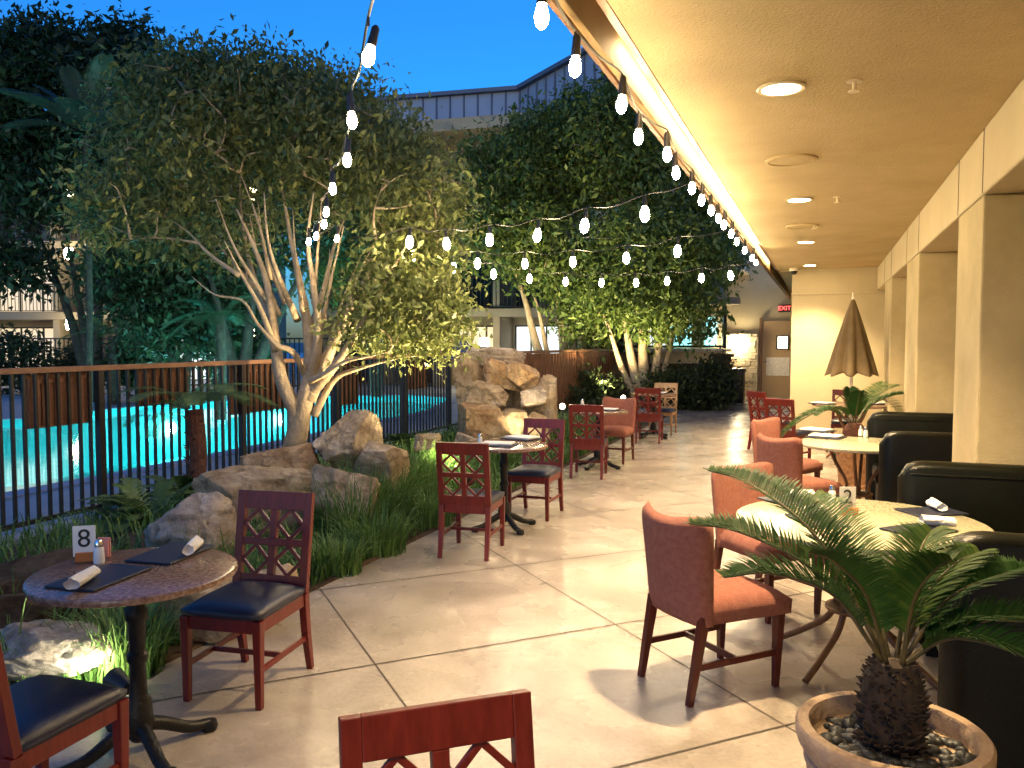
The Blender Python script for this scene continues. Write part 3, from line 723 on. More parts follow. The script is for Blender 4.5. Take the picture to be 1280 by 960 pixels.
# ------------------------------------------------------------------ booth benches
def bench(lab, y, facing, x0=.42, x1=1.72):
    t = thing('booth_bench', lab, 'bench', (0, y, 0), 0, 'black leather booth benches')
    f = facing
    # back: a slab rounded at its free end and along its top
    prof = []
    b = MB(); NX = 28; sec = []
    for k in range(9):
        a = pi*k/8; sec.append((-.07*cos(a), .93+.04*sin(a)))
    sec = [(-.07, .10)]+[(-.07, .5)]+sec+[(.07, .5), (.07, .10)]
    for ix in range(NX+1):
        u = ix/NX; x = x0+(x1-x0)*u; e = min(1, (u*(x1-x0)/.05)); w = sqrt(max(0, 1-(1-e)**2)) if e < 1 else 1; top = sqrt(max(0.0, 1-max(0, 1-u*(x1-x0)/.14)**2.2))
        for yy, z in sec: b.v.append((x, yy*max(.05, w), z if z < .6 else .6+(z-.6)*(.72+.28*top)))
    m = len(sec)
    for ix in range(NX):
        for k in range(m-1): a = ix*m+k; b.f.append((a, a+1, a+m+1, a+m))
    b.f.append(tuple(reversed(range(m)))); b.f.append(tuple(NX*m+k for k in range(m)))
    o = b.build('backrest', M_booth, t, 'all')
    bm = bmesh.new(); bm.from_mesh(o.data); bmesh.ops.recalc_face_normals(bm, faces=bm.faces); bm.to_mesh(o.data); bm.free()
    c = f*.30
    MB().box(((x0+x1)/2+.02, c, .415), (x1-x0-.06, .46, .13)).build('seat', M_booth, t, True, bevel=.035, seg=4)
    MB().box(((x0+x1)/2+.03, c-.02*f, .21), (x1-x0-.1, .40, .28)).build('seat_base', M_booth, t, bevel=.01)
    MB().box(((x0+x1)/2+.04, c-.04*f, .035), (x1-x0-.16, .34, .07)).build('plinth', M_glossblack, t)
    MB().tube([(x0+.06+(x1-x0-.06)*i/10, f*.071, .90) for i in range(11)], .005, 6).build('piping', M_booth, t)
    return t
bench('black leather bench seen from behind in deep shadow, right of the cycad', 3.30, 1)
bench('olive-lit black leather bench across table 2, backing on the first pillar', 5.14, -1)
bench('black bench turned away from us beyond table 2, its dark back showing', 6.77, 1)
bench('farthest black leather bench, only its lit upper back showing', 8.58, -1)

# ------------------------------------------------------------------ potted cycads
def cycad_fronds(t, tips, crown, seed, ll=.135, pairs=74, wid=.0095, droop=.10):
    r = random.Random(seed)
    for tip, lift in tips:
        tip = Vector(tip); c = Vector(crown); d = tip-c; L = d.length; hor = Vector((d.x, d.y, 0)); 
        if hor.length < .05: hor = Vector((r.uniform(-1, 1), r.uniform(-1, 1), 0))
        hn = hor.normalized()
        a = c+Vector((hn.x*.03, hn.y*.03, 0)); m1 = c+d*.35+Vector((0, 0, lift*L)); m2 = c+d*.72+Vector((0, 0, lift*L*.75))
        sp = bez([a, m1, m2, tip], 12); n = len(sp)
        fr = MB().tube(sp, [.0075*(1-.75*i/(n-1)) for i in range(n)], 6)
        o = fr.build('frond', L_cycad_stem, t, 'all')
        Q = []; tone = []; base_tone = r.uniform(.15, .7)
        for k in range(pairs):
            u = .16+.83*k/(pairs-1); f = u*(n-1); i = min(int(f), n-2); w = f-i; p = sp[i].lerp(sp[i+1], w); dr = (sp[i+1]-sp[i]).normalized()
            sd = dr.cross(Vector((0, 0, 1))); sd = sd.normalized() if sd.length > .1 else hn.cross(Vector((0, 0, 1)))
            upv = sd.cross(dr).normalized(); ln = ll*(.35+.65*sin(pi*min(1, (u-.1)/.9)**.8))*r.uniform(.9, 1.08)
            for s in (-1, 1):
                dirv = (sd*s*.80+dr*.55+upv*.42*r.uniform(.7, 1.2)).normalized(); wv = dr*wid*.5
                q0 = p; q1 = p+dirv*ln*.55; q2 = q1+(dirv-Vector((0, 0, droop*2.6)))*ln*.45
                Q.append([q0-wv*.7, q0+wv*.7, q1+wv, q1-wv]); Q.append([q1-wv, q1+wv, q2+wv*.15, q2-wv*.15])
                tn = min(1, max(0, base_tone+r.uniform(-.2, .25)+(.3 if u > .93 else 0))); tone += [tn, tn]
        quadmesh('leaflets', Q, L_cycad, o, tone)
L_cycad_stem = mat('cycad_stem', (.06, .05, .015), .5, (.13, .09, .03), 14)
PZ = .50; pc = Vector((.215, 2.625, 0))
pot = thing('terracotta_pot', 'weathered wide terracotta bowl planter at the lower right', 'planter', pc)
MB().lathe([(0, 0), (.15, 0), (.16, .02), (.20, .16), (.235, .34), (.238, .38), (.245, .385), (.245, .40), (.238, .405), (.262, .44), (.270, .465), (.270, .49), (.262, PZ), (.232, PZ), (.226, .49), (.226, .44), (.0, .43)], 72).build('bowl', M_terracotta, pot, True)
peb = MB(); r3 = random.Random(11)
for k in range(150):
    a = r3.uniform(0, 2*pi); q = sqrt(r3.uniform(.08, 1))*.205; s = r3.uniform(.012, .026); c = Vector((q*cos(a), q*sin(a), .437+r3.uniform(0, .012)))
    i0 = len(peb.v); peb.lathe([(0, -1), (.7, -.72), (1, 0), (.7, .72), (0, 1)], 8)
    ex = r3.uniform(1, 1.6); ra = r3.uniform(0, pi)
    for i in range(i0, len(peb.v)):
        v = Vector(peb.v[i]); v = Vector((v.x*s*ex, v.y*s, v.z*s*.65)); v.rotate(Matrix.Rotation(ra, 3, 'Z')); peb.v[i] = tuple(v+c)
pe = peb.build('pebbles', M_pebble, pot, 'all'); pe['kind'] = 'stuff'
cy = thing('potted_cycad', 'green sago cycad with arching fronds growing from the terracotta bowl', 'plant', pc)
b = MB(); r3 = random.Random(5)
b.lathe([(0, .43), (.06, .43), (.075, .47), (.085, .53), (.088, .60), (.078, .66), (.05, .70), (0, .71)], 24)
for k in range(420):
    a = r3.uniform(0, 2*pi); z = r3.uniform(.44, .70); rr = .078*(1 if z < .6 else 1-(z-.6)*4.2); d = Vector((cos(a), sin(a), r3.uniform(.2, 1.0))).normalized()
    p0 = Vector((cos(a)*rr, sin(a)*rr, z)); b.beam(p0, p0+d*r3.uniform(.018, .034), .018, .010, .004, .003)
b.build('trunk', mat('cycad_trunk', (.014, .009, .006), .9, (.05, .028, .016), 30), cy)
crown = Vector((0, 0, .70))
tip_px = [(885, 588, 3.05, .16), (862, 655, 2.75, .16), (905, 722, 2.45, .20), (935, 597, 3.2, .13), (1016, 618, 3.2, .10), (1062, 700, 2.8, .1),
          (1165, 662, 2.75, .14), (1225, 690, 2.6, .16), (1300, 715, 2.5, .16), (1340, 790, 2.3, .16), (1250, 735, 3.0, .16), (1330, 850, 2.15, .2), (1190, 700, 2.25, .2), (1010, 690, 2.2, .16)]
tips = [(pt(x, y, d)-pc, l) for x, y, d, l in tip_px]
cycad_fronds(cy, tips, crown, 4)
# second one behind the marble table
p2 = Vector((.36, 9.95, 0))
pl = thing('carved_planter', 'carved reddish square planter beyond the second marble table', 'planter', p2)
b = MB()
b.lathe([(0, 0), (.17, 0), (.175, .03), (.155, .05), (.20, .46), (.205, .47)], 40, sq=7)
b.build('body', M_carved, pl, True)
MB().lathe([(.205, .47), (.225, .48), (.23, .53), (.205, .535), (.195, .50), (0, .49)], 40, sq=7).build('rim', M_terracotta, pl, True)
cy2 = thing('potted_cycad', 'small cycad with upswept lit fronds behind the second marble table', 'plant', p2)
MB().lathe([(0, .49), (.11, .49), (.13, .56), (.12, .66), (.07, .72), (0, .73)], 18).build('trunk', M_bark_red, cy2, True)
tp = [(968, 556, 9.2, .25), (985, 535, 9.6, .25), (1125, 482, 9.8, .10), (1132, 492, 9.0, .14), (1105, 478, 9.9, .06), (1062, 485, 9.4, .05), (1020, 520, 9.0, .2), (1128, 520, 10, .2), (1075, 490, 9, .05)]
cycad_fronds(cy2, [(pt(x, y, d)-p2, l) for x, y, d, l in tp], Vector((0, 0, .72)), 9, .15, 56, .011)

# ------------------------------------------------------------------ fence by the pool
FX = -6.2; FT = 1.42
fen = thing('pool_fence', 'dark metal picket fence with brown top rail and hung brown board panels', 'fence', (FX, 0, 0))
MB().bx(-.032, .032, -3.4, 14.2, FT-.05, FT).build('top_rail', M_rail_brown, fen, bevel=.006)
MB().bx(-.018, .018, -3.4, 14.2, .10, .14).build('bottom_rail', M_metal_dark, fen)
posts = [-3.0, -.55, 1.85, 3.75, 5.72, 7.70, 9.65, 11.6, 13.3]
for y in posts: MB().bx(-.031, .031, y-.031, y+.031, .05, FT-.051).build('post', M_metal_dark, fen)
for a, c in zip(posts[:-1], posts[1:]):
    b = MB(); k = int(round((c-a)/.110)); 
    for i in range(1, k): y = a+(c-a)*i/k; b.bx(-.013, .013, y-.0125, y+.0125, .141, FT-.052)
    b.build('picket_panel', M_metal_dark, fen)
for y0, y1, z0 in ((5.02, 5.66, .90), (6.22, 6.90, 1.0), (7.55, 8.60, .80), (9.72, 10.3, .74), (3.1, 3.6, .9), (11.7, 12.5, .85)):
    b = MB(); k = max(4, int((y1-y0)/.115)); w = (y1-y0)/k
    for i in range(k): b.bx(-.052, -.036, y0+i*w+.006, y0+(i+1)*w-.006, z0+.02, FT-.10)
    b.bx(-.064, -.053, y0, y1, z0, FT-.06)
    b.bx(-.036, -.026, y0, y1, FT-.14, FT-.105) ; b.bx(-.052, -.030, y0, y1, z0, z0+.018)
    b.build('board_panel', M_panel_brown, fen)
# fence return running to the left at its far end
fr2 = thing('rear_fence', 'dark brown screen fence closing the garden behind the waterfall', 'fence', (0, 0, 0))
A, B = gz(560, 545), pt(715, 500, 19); A = Vector((-6.2, 14.3, 0)); B = Vector((-5.2, 21.5, 0))
d = (B-A).normalized(); L = (B-A).length; b = MB(); k = int(L/.14)
for i in range(k): q = A+d*(i+.5)*L/k; b.box((q.x, q.y, .70), (.03, .115, 1.3), atan2(d.y, d.x)-pi/2)
b.build('boards', M_panel_brown, fr2)
MB().beam(A+Vector((0, 0, 1.39)), B+Vector((0, 0, 1.39)), .06, .06).build('top_rail', M_rail_brown, fr2)
for i in range(4): q = A+d*L*i/3; MB().box((q.x-.05, q.y, .7), (.07, .07, 1.36)).build('post', M_metal_dark, fr2)
# distant picket fence beyond the pool
ff = thing('far_picket_fence', 'distant black picket fence beyond the pool', 'fence')
A, B = gz(-120, 470), gz(420, 470); A = pt(-140, 425, 29); B = pt(430, 425, 27); A.z = B.z = 0; d = (B-A); L = d.length; b = MB(); k = int(L/.16)
for i in range(k): q = A+d*(i+.5)/k; b.bx(q.x-.013, q.x+.013, q.y-.013, q.y+.013, .08, 1.68)
b.build('pickets', M_metal_dark, ff)
for z in (.14, 1.70): MB().beam(A+Vector((0, 0, z)), B+Vector((0, 0, z)), .04, .05).build('rail', M_metal_dark, ff)
for i in range(8): q = A+d*i/7; MB().bx(q.x-.04, q.x+.04, q.y-.04, q.y+.04, 0, 1.78).build('post', M_metal_dark, ff)

# ------------------------------------------------------------------ rocks
def boulder_geo(size, seed, cuts=16, sub=5, rough=.07, blocky=False):
    r = random.Random(seed); bm = bmesh.new(); bmesh.ops.create_icosphere(bm, subdivisions=sub, radius=1)
    planes = []
    for k in range(cuts):
        nn = Vector((r.gauss(0, 1), r.gauss(0, 1), r.gauss(0, .8))).normalized(); planes.append((nn, r.uniform(.60, .90)))
    if blocky:
        rough = .045
        for ax in ((1, 0, 0), (-1, 0, 0), (0, 1, 0), (0, -1, 0), (0, 0, 1), (0, 0, -1)): planes.append(((Vector(ax)+Vector((r.gauss(0, .22), r.gauss(0, .22), r.gauss(0, .22)))).normalized(), r.uniform(.5, .66)))
    off = Vector((r.uniform(-50, 50), r.uniform(-50, 50), r.uniform(-50, 50)))
    lay = Vector((r.gauss(0, .3), r.gauss(0, .3), 1)).normalized()
    for v in bm.verts:
        p = v.co.copy()
        for nn, h in planes:
            dd = p.dot(nn)-h
            if dd > 0: p -= nn*dd*.97
        p *= 1+rough*noise.fractal(p*1.8+off, 1.0, 2.1, 5)
        q = p+Vector((noise.noise(p*2+off), noise.noise(p*2-off), 0))*.25
        c = noise.noise(q*1.7+off*1.3); p *= 1-.09*max(0, .07-abs(c))/.07          # clefts
        f = (q.dot(lay)*3.1+seed) % 1.0; p *= 1-.05*max(0, .10-min(f, 1-f))/.10     # bedding cracks
        p += v.co*(.022*noise.noise(p*6+off)+.012*noise.noise(p*15+off))
        v.co = Vector((p.x*size[0], p.y*size[1], p.z*size[2]))*.93
    vs = [tuple(v.co) for v in bm.verts]; fs = [tuple(v.index for v in f.verts) for f in bm.faces]
    bm.verts.index_update(); bm.free(); return vs, fs
def boulder(name, loc, size, seed, m, rz=0, parent=None, tilt=0, sub=5, cuts=16, blocky=False):
    vs, fs = boulder_geo(size, seed, cuts, sub, .07, blocky); b = MB(); b.add(vs, fs)
    o = b.build(name, m, parent, 'all'); o.location = loc; o.rotation_euler = (tilt, tilt*.4, rz); return o
def rock(px, py, depth, size, seed, m, lab, rz=0, tilt=0, zc=None, grp='garden boulders'):
    blk = seed not in (21, 25, 31)
    if not blk: size = tuple(q*.86 for q in size)
    p = pt(px, py, depth)
    return tag(boulder('boulder', p, size, seed, m, rz, None, tilt, 5, 12, blk), lab, 'boulder', grp)
rock(240, 668, 5.9, (.40, .38, .44), 21, M_rock_grey, 'rounded pale pinkish boulder behind the table marked 8', .4)
rock(335, 622, 7.0, (.85, .42, .42), 22, M_rock, 'long low tan boulder in front of the ficus trunk', .75)
rock(430, 622, 7.1, (.50, .48, .42), 23, M_rock, 'cracked tan boulder behind the second table chair', .2)
rock(352, 582, 8.0, (.66, .40, .28), 24, M_rock_rust, 'flat rust-streaked ledge rock at the foot of the ficus', .5)
rock(437, 553, 8.2, (.50, .42, .44), 25, M_rock, 'upright domed tan boulder right of the ficus trunk', 1.2)
rock(480, 580, 7.7, (.44, .40, .34), 26, M_rock, 'sloping tan boulder above the grass clumps', 2.0, .35)
rock(535, 552, 9.5, (.25, .25, .16), 27, M_rock, 'small half hidden rock beyond the grass clumps')
rock(30, 735, 4.6, (.80, .36, .22), 28, M_rock_dark, 'long dark rock under the fence at the left edge', 1.0)
rock(20, 775, 4.3, (.55, .30, .22), 29, M_rock_dark, 'brown layered rock left of table 8', .9)
rock(230, 765, 4.6, (.50, .33, .30), 30, M_rock, 'tan boulder behind the pedestal of table 8', .6)
rock(60, 815, 3.95, (.40, .30, .20), 31, M_rock_grey, 'pale flat boulder glowing in the ground spotlight', .4)
rock(325, 745, 4.75, (.35, .26, .22), 32, M_rock, 'low tan rock behind the chair at table 8', .2)

wf = thing('rock_waterfall', 'stacked tan and rust boulders forming a dry garden waterfall', 'rock waterfall', (0, 0, 0))
for px, py, dp, sz, sd, m, rz, tl in ((632, 506, 13.2, (.92, .50, .98), 41, M_rock, .1, 0), (618, 447, 12.9, (.80, .50, .24), 42, M_rock_grey, .15, .06), (586, 480, 12.7, (.32, .45, .62), 43, M_rock, .2, -.08), (627, 470, 12.5, (.50, .34, .32), 44, M_rock_rust, .4, .2), (655, 470, 12.35, (.44, .32, .26), 45, M_rock_rust, .7, .55),
                                      (610, 494, 12.1, (.50, .40, .22), 46, M_rock, .2, .3), (681, 507, 12.6, (.30, .42, .60), 47, M_rock, .0, .1), (667, 497, 12.2, (.34, .30, .20), 48, M_rock_grey, .5, -.45), (604, 530, 11.8, (.60, .52, .46), 49, M_rock_rust, .5, .15), (640, 529, 12.0, (.44, .38, .32), 50, M_rock, .9, .1),
                                      (668, 537, 12.1, (.38, .38, .36), 51, M_rock, .3, .2), (582, 557, 11.4, (.30, .30, .25), 52, M_rock_grey, .2, .2), (630, 557, 11.6, (.50, .38, .26), 53, M_rock, 1.8, .1)):
    boulder('stone', pt(px, py, dp), sz, sd, m, rz, wf, tl, 5, 10, True)

# ------------------------------------------------------------------ foliage
def leaf_quads(rs, C, n, spread, size, droop=.35, aspect=.42):
    """n folded leaves round each cluster centre"""
    k = len(C)*n; c = np.repeat(np.asarray(C), n, axis=0)
    p = c+rs.normal(0, 1, (k, 3))*spread
    d = rs.normal(0, 1, (k, 3)); d[:, 2] -= droop*1.6; d /= np.linalg.norm(d, axis=1)[:, None]
    u = rs.normal(0, 1, (k, 3)); u[:, 2] *= .4; u -= d*(u*d).sum(1)[:, None]; u /= np.linalg.norm(u, axis=1)[:, None]+1e-6
    s = size*(.45+1.05*rs.uniform(0, 1, (k, 1))**1.4); w = u*s*aspect*.5
    nn = np.cross(d, u)*s*.10
    P = np.stack([p, p+d*s*.45+w+nn, p+d*s, p+d*s*.45-w+nn], axis=1)
    tone = np.clip(np.repeat(rs.uniform(.1, .8, len(C)), n)+rs.normal(0, .18, k), 0, 1)
    return P, tone
def blob_pts(rs, blobs, shell=.55):
    out = []
    for c, r, n in blobs:
        d = rs.normal(0, 1, (n, 3)); d /= np.linalg.norm(d, axis=1)[:, None]
        q = shell+(1-shell)*rs.uniform(0, 1, (n, 1))**.6
        q *= (1+.16*np.sin(d[:, :1]*7+c[0])*np.cos(d[:, 1:2]*6+c[2]))
        out.append(np.asarray(c)+d*q*np.asarray(r))
    return np.concatenate(out)
def limb(b, pts, r0, r1, n=8, k=6):
    s = bez(pts, k); m = len(s); b.tube(s, [max(.004, r0+(r1*.3-r0)*(i/(m-1))**(.75 if r0 > .02 else 1)) for i in range(m)], n)
    return s
def tree(name, lab, cat, base, stems, blobs, lm, bmat, leaf, per, spread, seed, twigs=60, twr=.018, group=None, droop=.35, shell=.5):
    rs = np.random.RandomState(seed); r = random.Random(seed); base = Vector(base)
    t = thing(name, lab, cat, base, 0, group)
    b = MB(); paths = []
    for pts, r0, r1 in stems: paths.append(limb(b, [Vector(p)-base for p in pts], r0, r1, 10))
    C = blob_pts(rs, blobs, shell); Cv = C-np.array(base)
    nodes = [p for s in paths for p in s[len(s)//2:]]
    idx = rs.permutation(len(Cv))[:twigs]
    for i in idx:
        tgt = Vector(Cv[i]); best = min(nodes, key=lambda q: (q-tgt).length+1.2*max(0, q.z-tgt.z))
        mid = best.lerp(tgt, .5)+Vector((r.uniform(-.1, .1), r.uniform(-.1, .1), r.uniform(-.06, .14)))*(tgt-best).length
        s = limb(b, [best, mid, tgt], twr*r.uniform(.6, 1.1), .004, 6, 5); nodes += s[3::3]
    b.build('trunk', bmat, t, 'all')
    P, tone = leaf_quads(rs, Cv, per, spread, leaf, droop)
    quadmesh('crown', P, lm, t, tone)
    return t
D1 = 9.1
def s1(*q): return [pt(x, y, D1+dz) for x, y, dz in q]
stems = [
    (s1((365, 566, 0), (371, 520, 0), (352, 475, -.05), (343, 420, -.1), (335, 360, -.15), (318, 310, -.2), (296, 262, -.3)), .125, .03),
    (s1((368, 560, 0), (380, 505, 0), (388, 460, 0), (384, 405, .1), (374, 350, .15), (362, 290, .2), (350, 220, .3)), .13, .03),
    (s1((386, 480, 0), (398, 420, -.2), (392, 360, -.3), (385, 300, -.35), (392, 240, -.4)), .075, .022),
    (s1((386, 500, 0), (412, 440, 0), (440, 385, .1), (470, 330, .2), (505, 285, .3), (535, 250, .4)), .085, .02),
    (s1((390, 490, 0), (420, 455, -.2), (452, 405, -.3), (482, 352, -.4), (512, 300, -.5)), .07, .02),
    (s1((384, 478, 0), (405, 468, -.3), (432, 452, -.45), (455, 447, -.5), (486, 440, -.55)), .045, .012),
    (s1((392, 520, 0), (418, 475, .1), (445, 462, 0), (480, 452, -.1), (510, 446, -.2)), .05, .012),
    (s1((382, 470, 0), (366, 440, -.3), (345, 430, -.4), (322, 405, -.45), (303, 376, -.5), (268, 368, -.5), (240, 346, -.5)), .042, .012),
    (s1((345, 440, -.1), (325, 385, -.3), (300, 340, -.35), (280, 300, -.4)), .045, .014),
    (s1((340, 400, -.1), (318, 350, .2), (305, 290, .3), (300, 230, .4), (310, 170, .5)), .045, .012),
    (s1((386, 420, .1), (405, 360, .3), (420, 300, .4), (445, 240, .5)), .05, .014),
    (s1((372, 400, .1), (350, 350, -.3), (335, 300, -.45), (330, 240, -.5)), .045, .014),
    (s1((420, 430, 0), (455, 370, .4), (490, 320, .6), (520, 290, .8)), .04, .012),
    (s1((300, 345, -.35), (262, 318, -.3), (235, 290, -.2), (205, 270, 0)), .03, .010),
]
for i, (x, y, x2, y2) in enumerate(((350, 395, 312, 270), (356, 380, 322, 250), (378, 390, 366, 262), (392, 380, 402, 250), (404, 400, 430, 282), (330, 370, 270, 250), (338, 350, 300, 215), (430, 400, 470, 300), (395, 430, 412, 312), (318, 360, 258, 285), (345, 420, 300, 310), (412, 430, 452, 318))):
    dz = rnd.uniform(-.4, .4); stems.append((s1((x, y, dz*.4), ((x+x2)/2+rnd.uniform(-8, 8), (y+y2)/2, dz*.8), (x2, y2, dz)), .03, .012))
def P9(x, y, dz=0): return tuple(pt(x, y, D1+dz))
blobs = [(P9(215, 195, .2), (.95, .9, .65), 200), (P9(240, 115, .5), (.85, .8, .45), 230), (P9(345, 150, .4), (1.0, 1.0, .6), 240), (P9(440, 195, .3), (.85, .9, .6), 200), (P9(520, 245, .2), (.5, .8, .65), 150), (P9(490, 195, .5), (.5, .6, .35), 80),
         (P9(170, 265, 0), (.55, .8, .5), 100), (P9(245, 280, .2), (.8, .7, .45), 70), (P9(500, 372, -.2), (.60, .6, .5), 170), (P9(545, 400, -.1), (.32, .4, .35), 80), (P9(415, 130, 1.0), (.8, .8, .35), 130), (P9(320, 105, .9), (.9, .8, .35), 160), (P9(470, 410, -.4), (.4, .3, .22), 40), (P9(360, 235, .6), (1.0, .5, .5), 90), (P9(520, 310, .2), (.4, .6, .4), 80)]
tree('ficus_tree', 'pale many-stemmed ficus with wide crown rising from the boulders', 'tree', pt(366, 560, D1)-Vector((0, 0, .15)), stems, blobs, L_ficus, M_bark_pale, .088, 24, (.16, .16, .13), 31, 520, .017, droop=.5, shell=.45)

# two ficus by the stone wall
def trunkset(px, py, dp, tops, r, h0=0):
    base = pt(px, py, dp); base.z = h0
    return base, [([base+Vector((ox, oy, 0)), base.lerp(pt(x, y, dp+dz), .35)+Vector((ox*1.3, oy, 0)), base.lerp(pt(x, y, dp+dz), .7)+Vector((ox*.5, 0, .1)), pt(x, y, dp+dz)], r*q, r*.3) for x, y, dz, q, ox, oy in tops]
base, st = trunkset(714, 478, 21.5, ((640, 330, 0, 1.0, -.25, 0), (690, 300, .4, .9, -.05, .1), (728, 290, 0, .9, .15, 0), (748, 330, -.3, .7, .3, .1), (705, 280, .5, .8, .05, .2), (665, 360, -.3, .6, -.2, .1)), .21, .1)
def PD(x, y, d): return tuple(pt(x, y, d))
tree('ficus_tree', 'large dark ficus on several grey trunks behind the rock waterfall', 'tree', base, st,
     [(PD(640, 240, 21.5), (1.5, 1.6, 1.6), 330), (PD(700, 200, 22), (1.7, 1.6, 1.5), 360), (PD(612, 285, 21), (.9, 1, 1.1), 160), (PD(660, 300, 20.6), (1.2, 1, 1.0), 200), (PD(720, 340, 21), (1.1, 1, .9), 170), (PD(740, 390, 21), (.9, .8, .7), 110), (PD(690, 175, 22), (1.2, 1.2, .7), 160), (PD(600, 225, 22), (.7, 1, .9), 120)], L_mid, M_bark_pale, .17, 20, (.26, .26, .22), 32, 120, .03, 'ficus trees by the stone wall', .4)
base, st = trunkset(806, 492, 20.2, ((770, 350, 0, .9, -.05, 0), (800, 330, .2, 1, 0, 0), (835, 340, 0, .8, .08, 0), (860, 360, .3, .6, .1, 0), (745, 375, -.2, .6, -.1, 0)), .20, .0)
tree('ficus_tree', 'tall green ficus on a single trunk in front of the stone veneer wall', 'tree', base, st,
     [(PD(770, 190, 20.5), (1.5, 1.5, 1.5), 360), (PD(840, 220, 20.2), (1.4, 1.4, 1.5), 340), (PD(755, 140, 21), (1.0, 1.1, .7), 170), (PD(800, 310, 19.6), (1.5, 1.3, 1.0), 280), (PD(860, 330, 20), (1.1, 1.1, .9), 220), (PD(770, 370, 19.9), (.9, .9, .6), 120), (PD(850, 395, 20), (1.0, .8, .5), 120), (PD(815, 385, 19.6), (.8, .7, .5), 100), (PD(895, 290, 20.6), (.7, .9, 1.0), 120)], L_mid, M_bark_pale, .165, 20, (.25, .25, .21), 33, 110, .03, 'ficus trees by the stone wall', .4)

# darker trees beyond the pool
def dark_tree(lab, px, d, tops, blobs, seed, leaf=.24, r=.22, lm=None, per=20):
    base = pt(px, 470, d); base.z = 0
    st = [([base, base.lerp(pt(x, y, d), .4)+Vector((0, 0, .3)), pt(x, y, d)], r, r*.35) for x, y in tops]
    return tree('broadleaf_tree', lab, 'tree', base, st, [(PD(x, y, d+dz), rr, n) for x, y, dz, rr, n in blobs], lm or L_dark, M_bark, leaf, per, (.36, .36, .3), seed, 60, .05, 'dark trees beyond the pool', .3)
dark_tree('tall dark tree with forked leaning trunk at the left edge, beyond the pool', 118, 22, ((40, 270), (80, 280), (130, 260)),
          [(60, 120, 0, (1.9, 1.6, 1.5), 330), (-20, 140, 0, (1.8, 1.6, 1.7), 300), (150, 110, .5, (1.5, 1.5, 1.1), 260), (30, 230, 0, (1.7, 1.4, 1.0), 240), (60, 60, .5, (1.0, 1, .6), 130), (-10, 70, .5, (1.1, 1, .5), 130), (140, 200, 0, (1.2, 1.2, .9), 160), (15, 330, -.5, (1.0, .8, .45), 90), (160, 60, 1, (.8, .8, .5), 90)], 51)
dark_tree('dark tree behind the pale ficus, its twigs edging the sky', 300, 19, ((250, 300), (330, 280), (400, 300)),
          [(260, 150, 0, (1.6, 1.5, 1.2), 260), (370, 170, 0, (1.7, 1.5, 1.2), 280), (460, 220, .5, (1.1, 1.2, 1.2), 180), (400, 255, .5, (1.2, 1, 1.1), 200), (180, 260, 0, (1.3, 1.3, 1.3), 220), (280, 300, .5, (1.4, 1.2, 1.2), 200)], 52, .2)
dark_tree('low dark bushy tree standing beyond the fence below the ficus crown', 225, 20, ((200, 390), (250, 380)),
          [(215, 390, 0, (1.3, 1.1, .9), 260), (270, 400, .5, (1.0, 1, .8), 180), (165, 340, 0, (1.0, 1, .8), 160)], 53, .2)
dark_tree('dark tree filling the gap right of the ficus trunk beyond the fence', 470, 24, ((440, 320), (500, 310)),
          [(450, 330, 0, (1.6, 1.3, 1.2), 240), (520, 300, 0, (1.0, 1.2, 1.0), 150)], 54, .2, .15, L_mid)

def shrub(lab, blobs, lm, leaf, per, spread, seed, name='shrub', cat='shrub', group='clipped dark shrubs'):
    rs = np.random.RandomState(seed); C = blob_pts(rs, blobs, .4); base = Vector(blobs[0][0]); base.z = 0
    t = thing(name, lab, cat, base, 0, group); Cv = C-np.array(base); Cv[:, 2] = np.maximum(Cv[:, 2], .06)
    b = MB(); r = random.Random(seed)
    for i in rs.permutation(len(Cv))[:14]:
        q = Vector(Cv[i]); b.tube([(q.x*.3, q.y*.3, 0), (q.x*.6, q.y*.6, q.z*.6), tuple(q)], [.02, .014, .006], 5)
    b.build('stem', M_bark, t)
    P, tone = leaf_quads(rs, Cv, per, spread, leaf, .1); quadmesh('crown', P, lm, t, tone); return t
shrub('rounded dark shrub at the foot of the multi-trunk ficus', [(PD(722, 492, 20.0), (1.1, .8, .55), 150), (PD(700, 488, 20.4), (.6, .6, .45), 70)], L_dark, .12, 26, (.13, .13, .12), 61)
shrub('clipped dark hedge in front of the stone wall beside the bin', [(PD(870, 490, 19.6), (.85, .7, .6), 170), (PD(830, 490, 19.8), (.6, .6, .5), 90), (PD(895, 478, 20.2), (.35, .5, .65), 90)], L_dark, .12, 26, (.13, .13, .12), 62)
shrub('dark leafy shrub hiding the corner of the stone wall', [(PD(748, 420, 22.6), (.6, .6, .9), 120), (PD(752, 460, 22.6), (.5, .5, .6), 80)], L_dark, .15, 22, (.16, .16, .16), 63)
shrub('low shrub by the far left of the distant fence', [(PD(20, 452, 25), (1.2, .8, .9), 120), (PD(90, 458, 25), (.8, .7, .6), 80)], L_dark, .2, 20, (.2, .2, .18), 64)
shrub('shrub mass between distant fence and pool, left of the ficus trunk', [(PD(180, 455, 22), (1.1, .8, .7), 120), (PD(300, 452, 21), (.9, .8, .7), 110)], L_dark, .2, 20, (.2, .2, .18), 65)

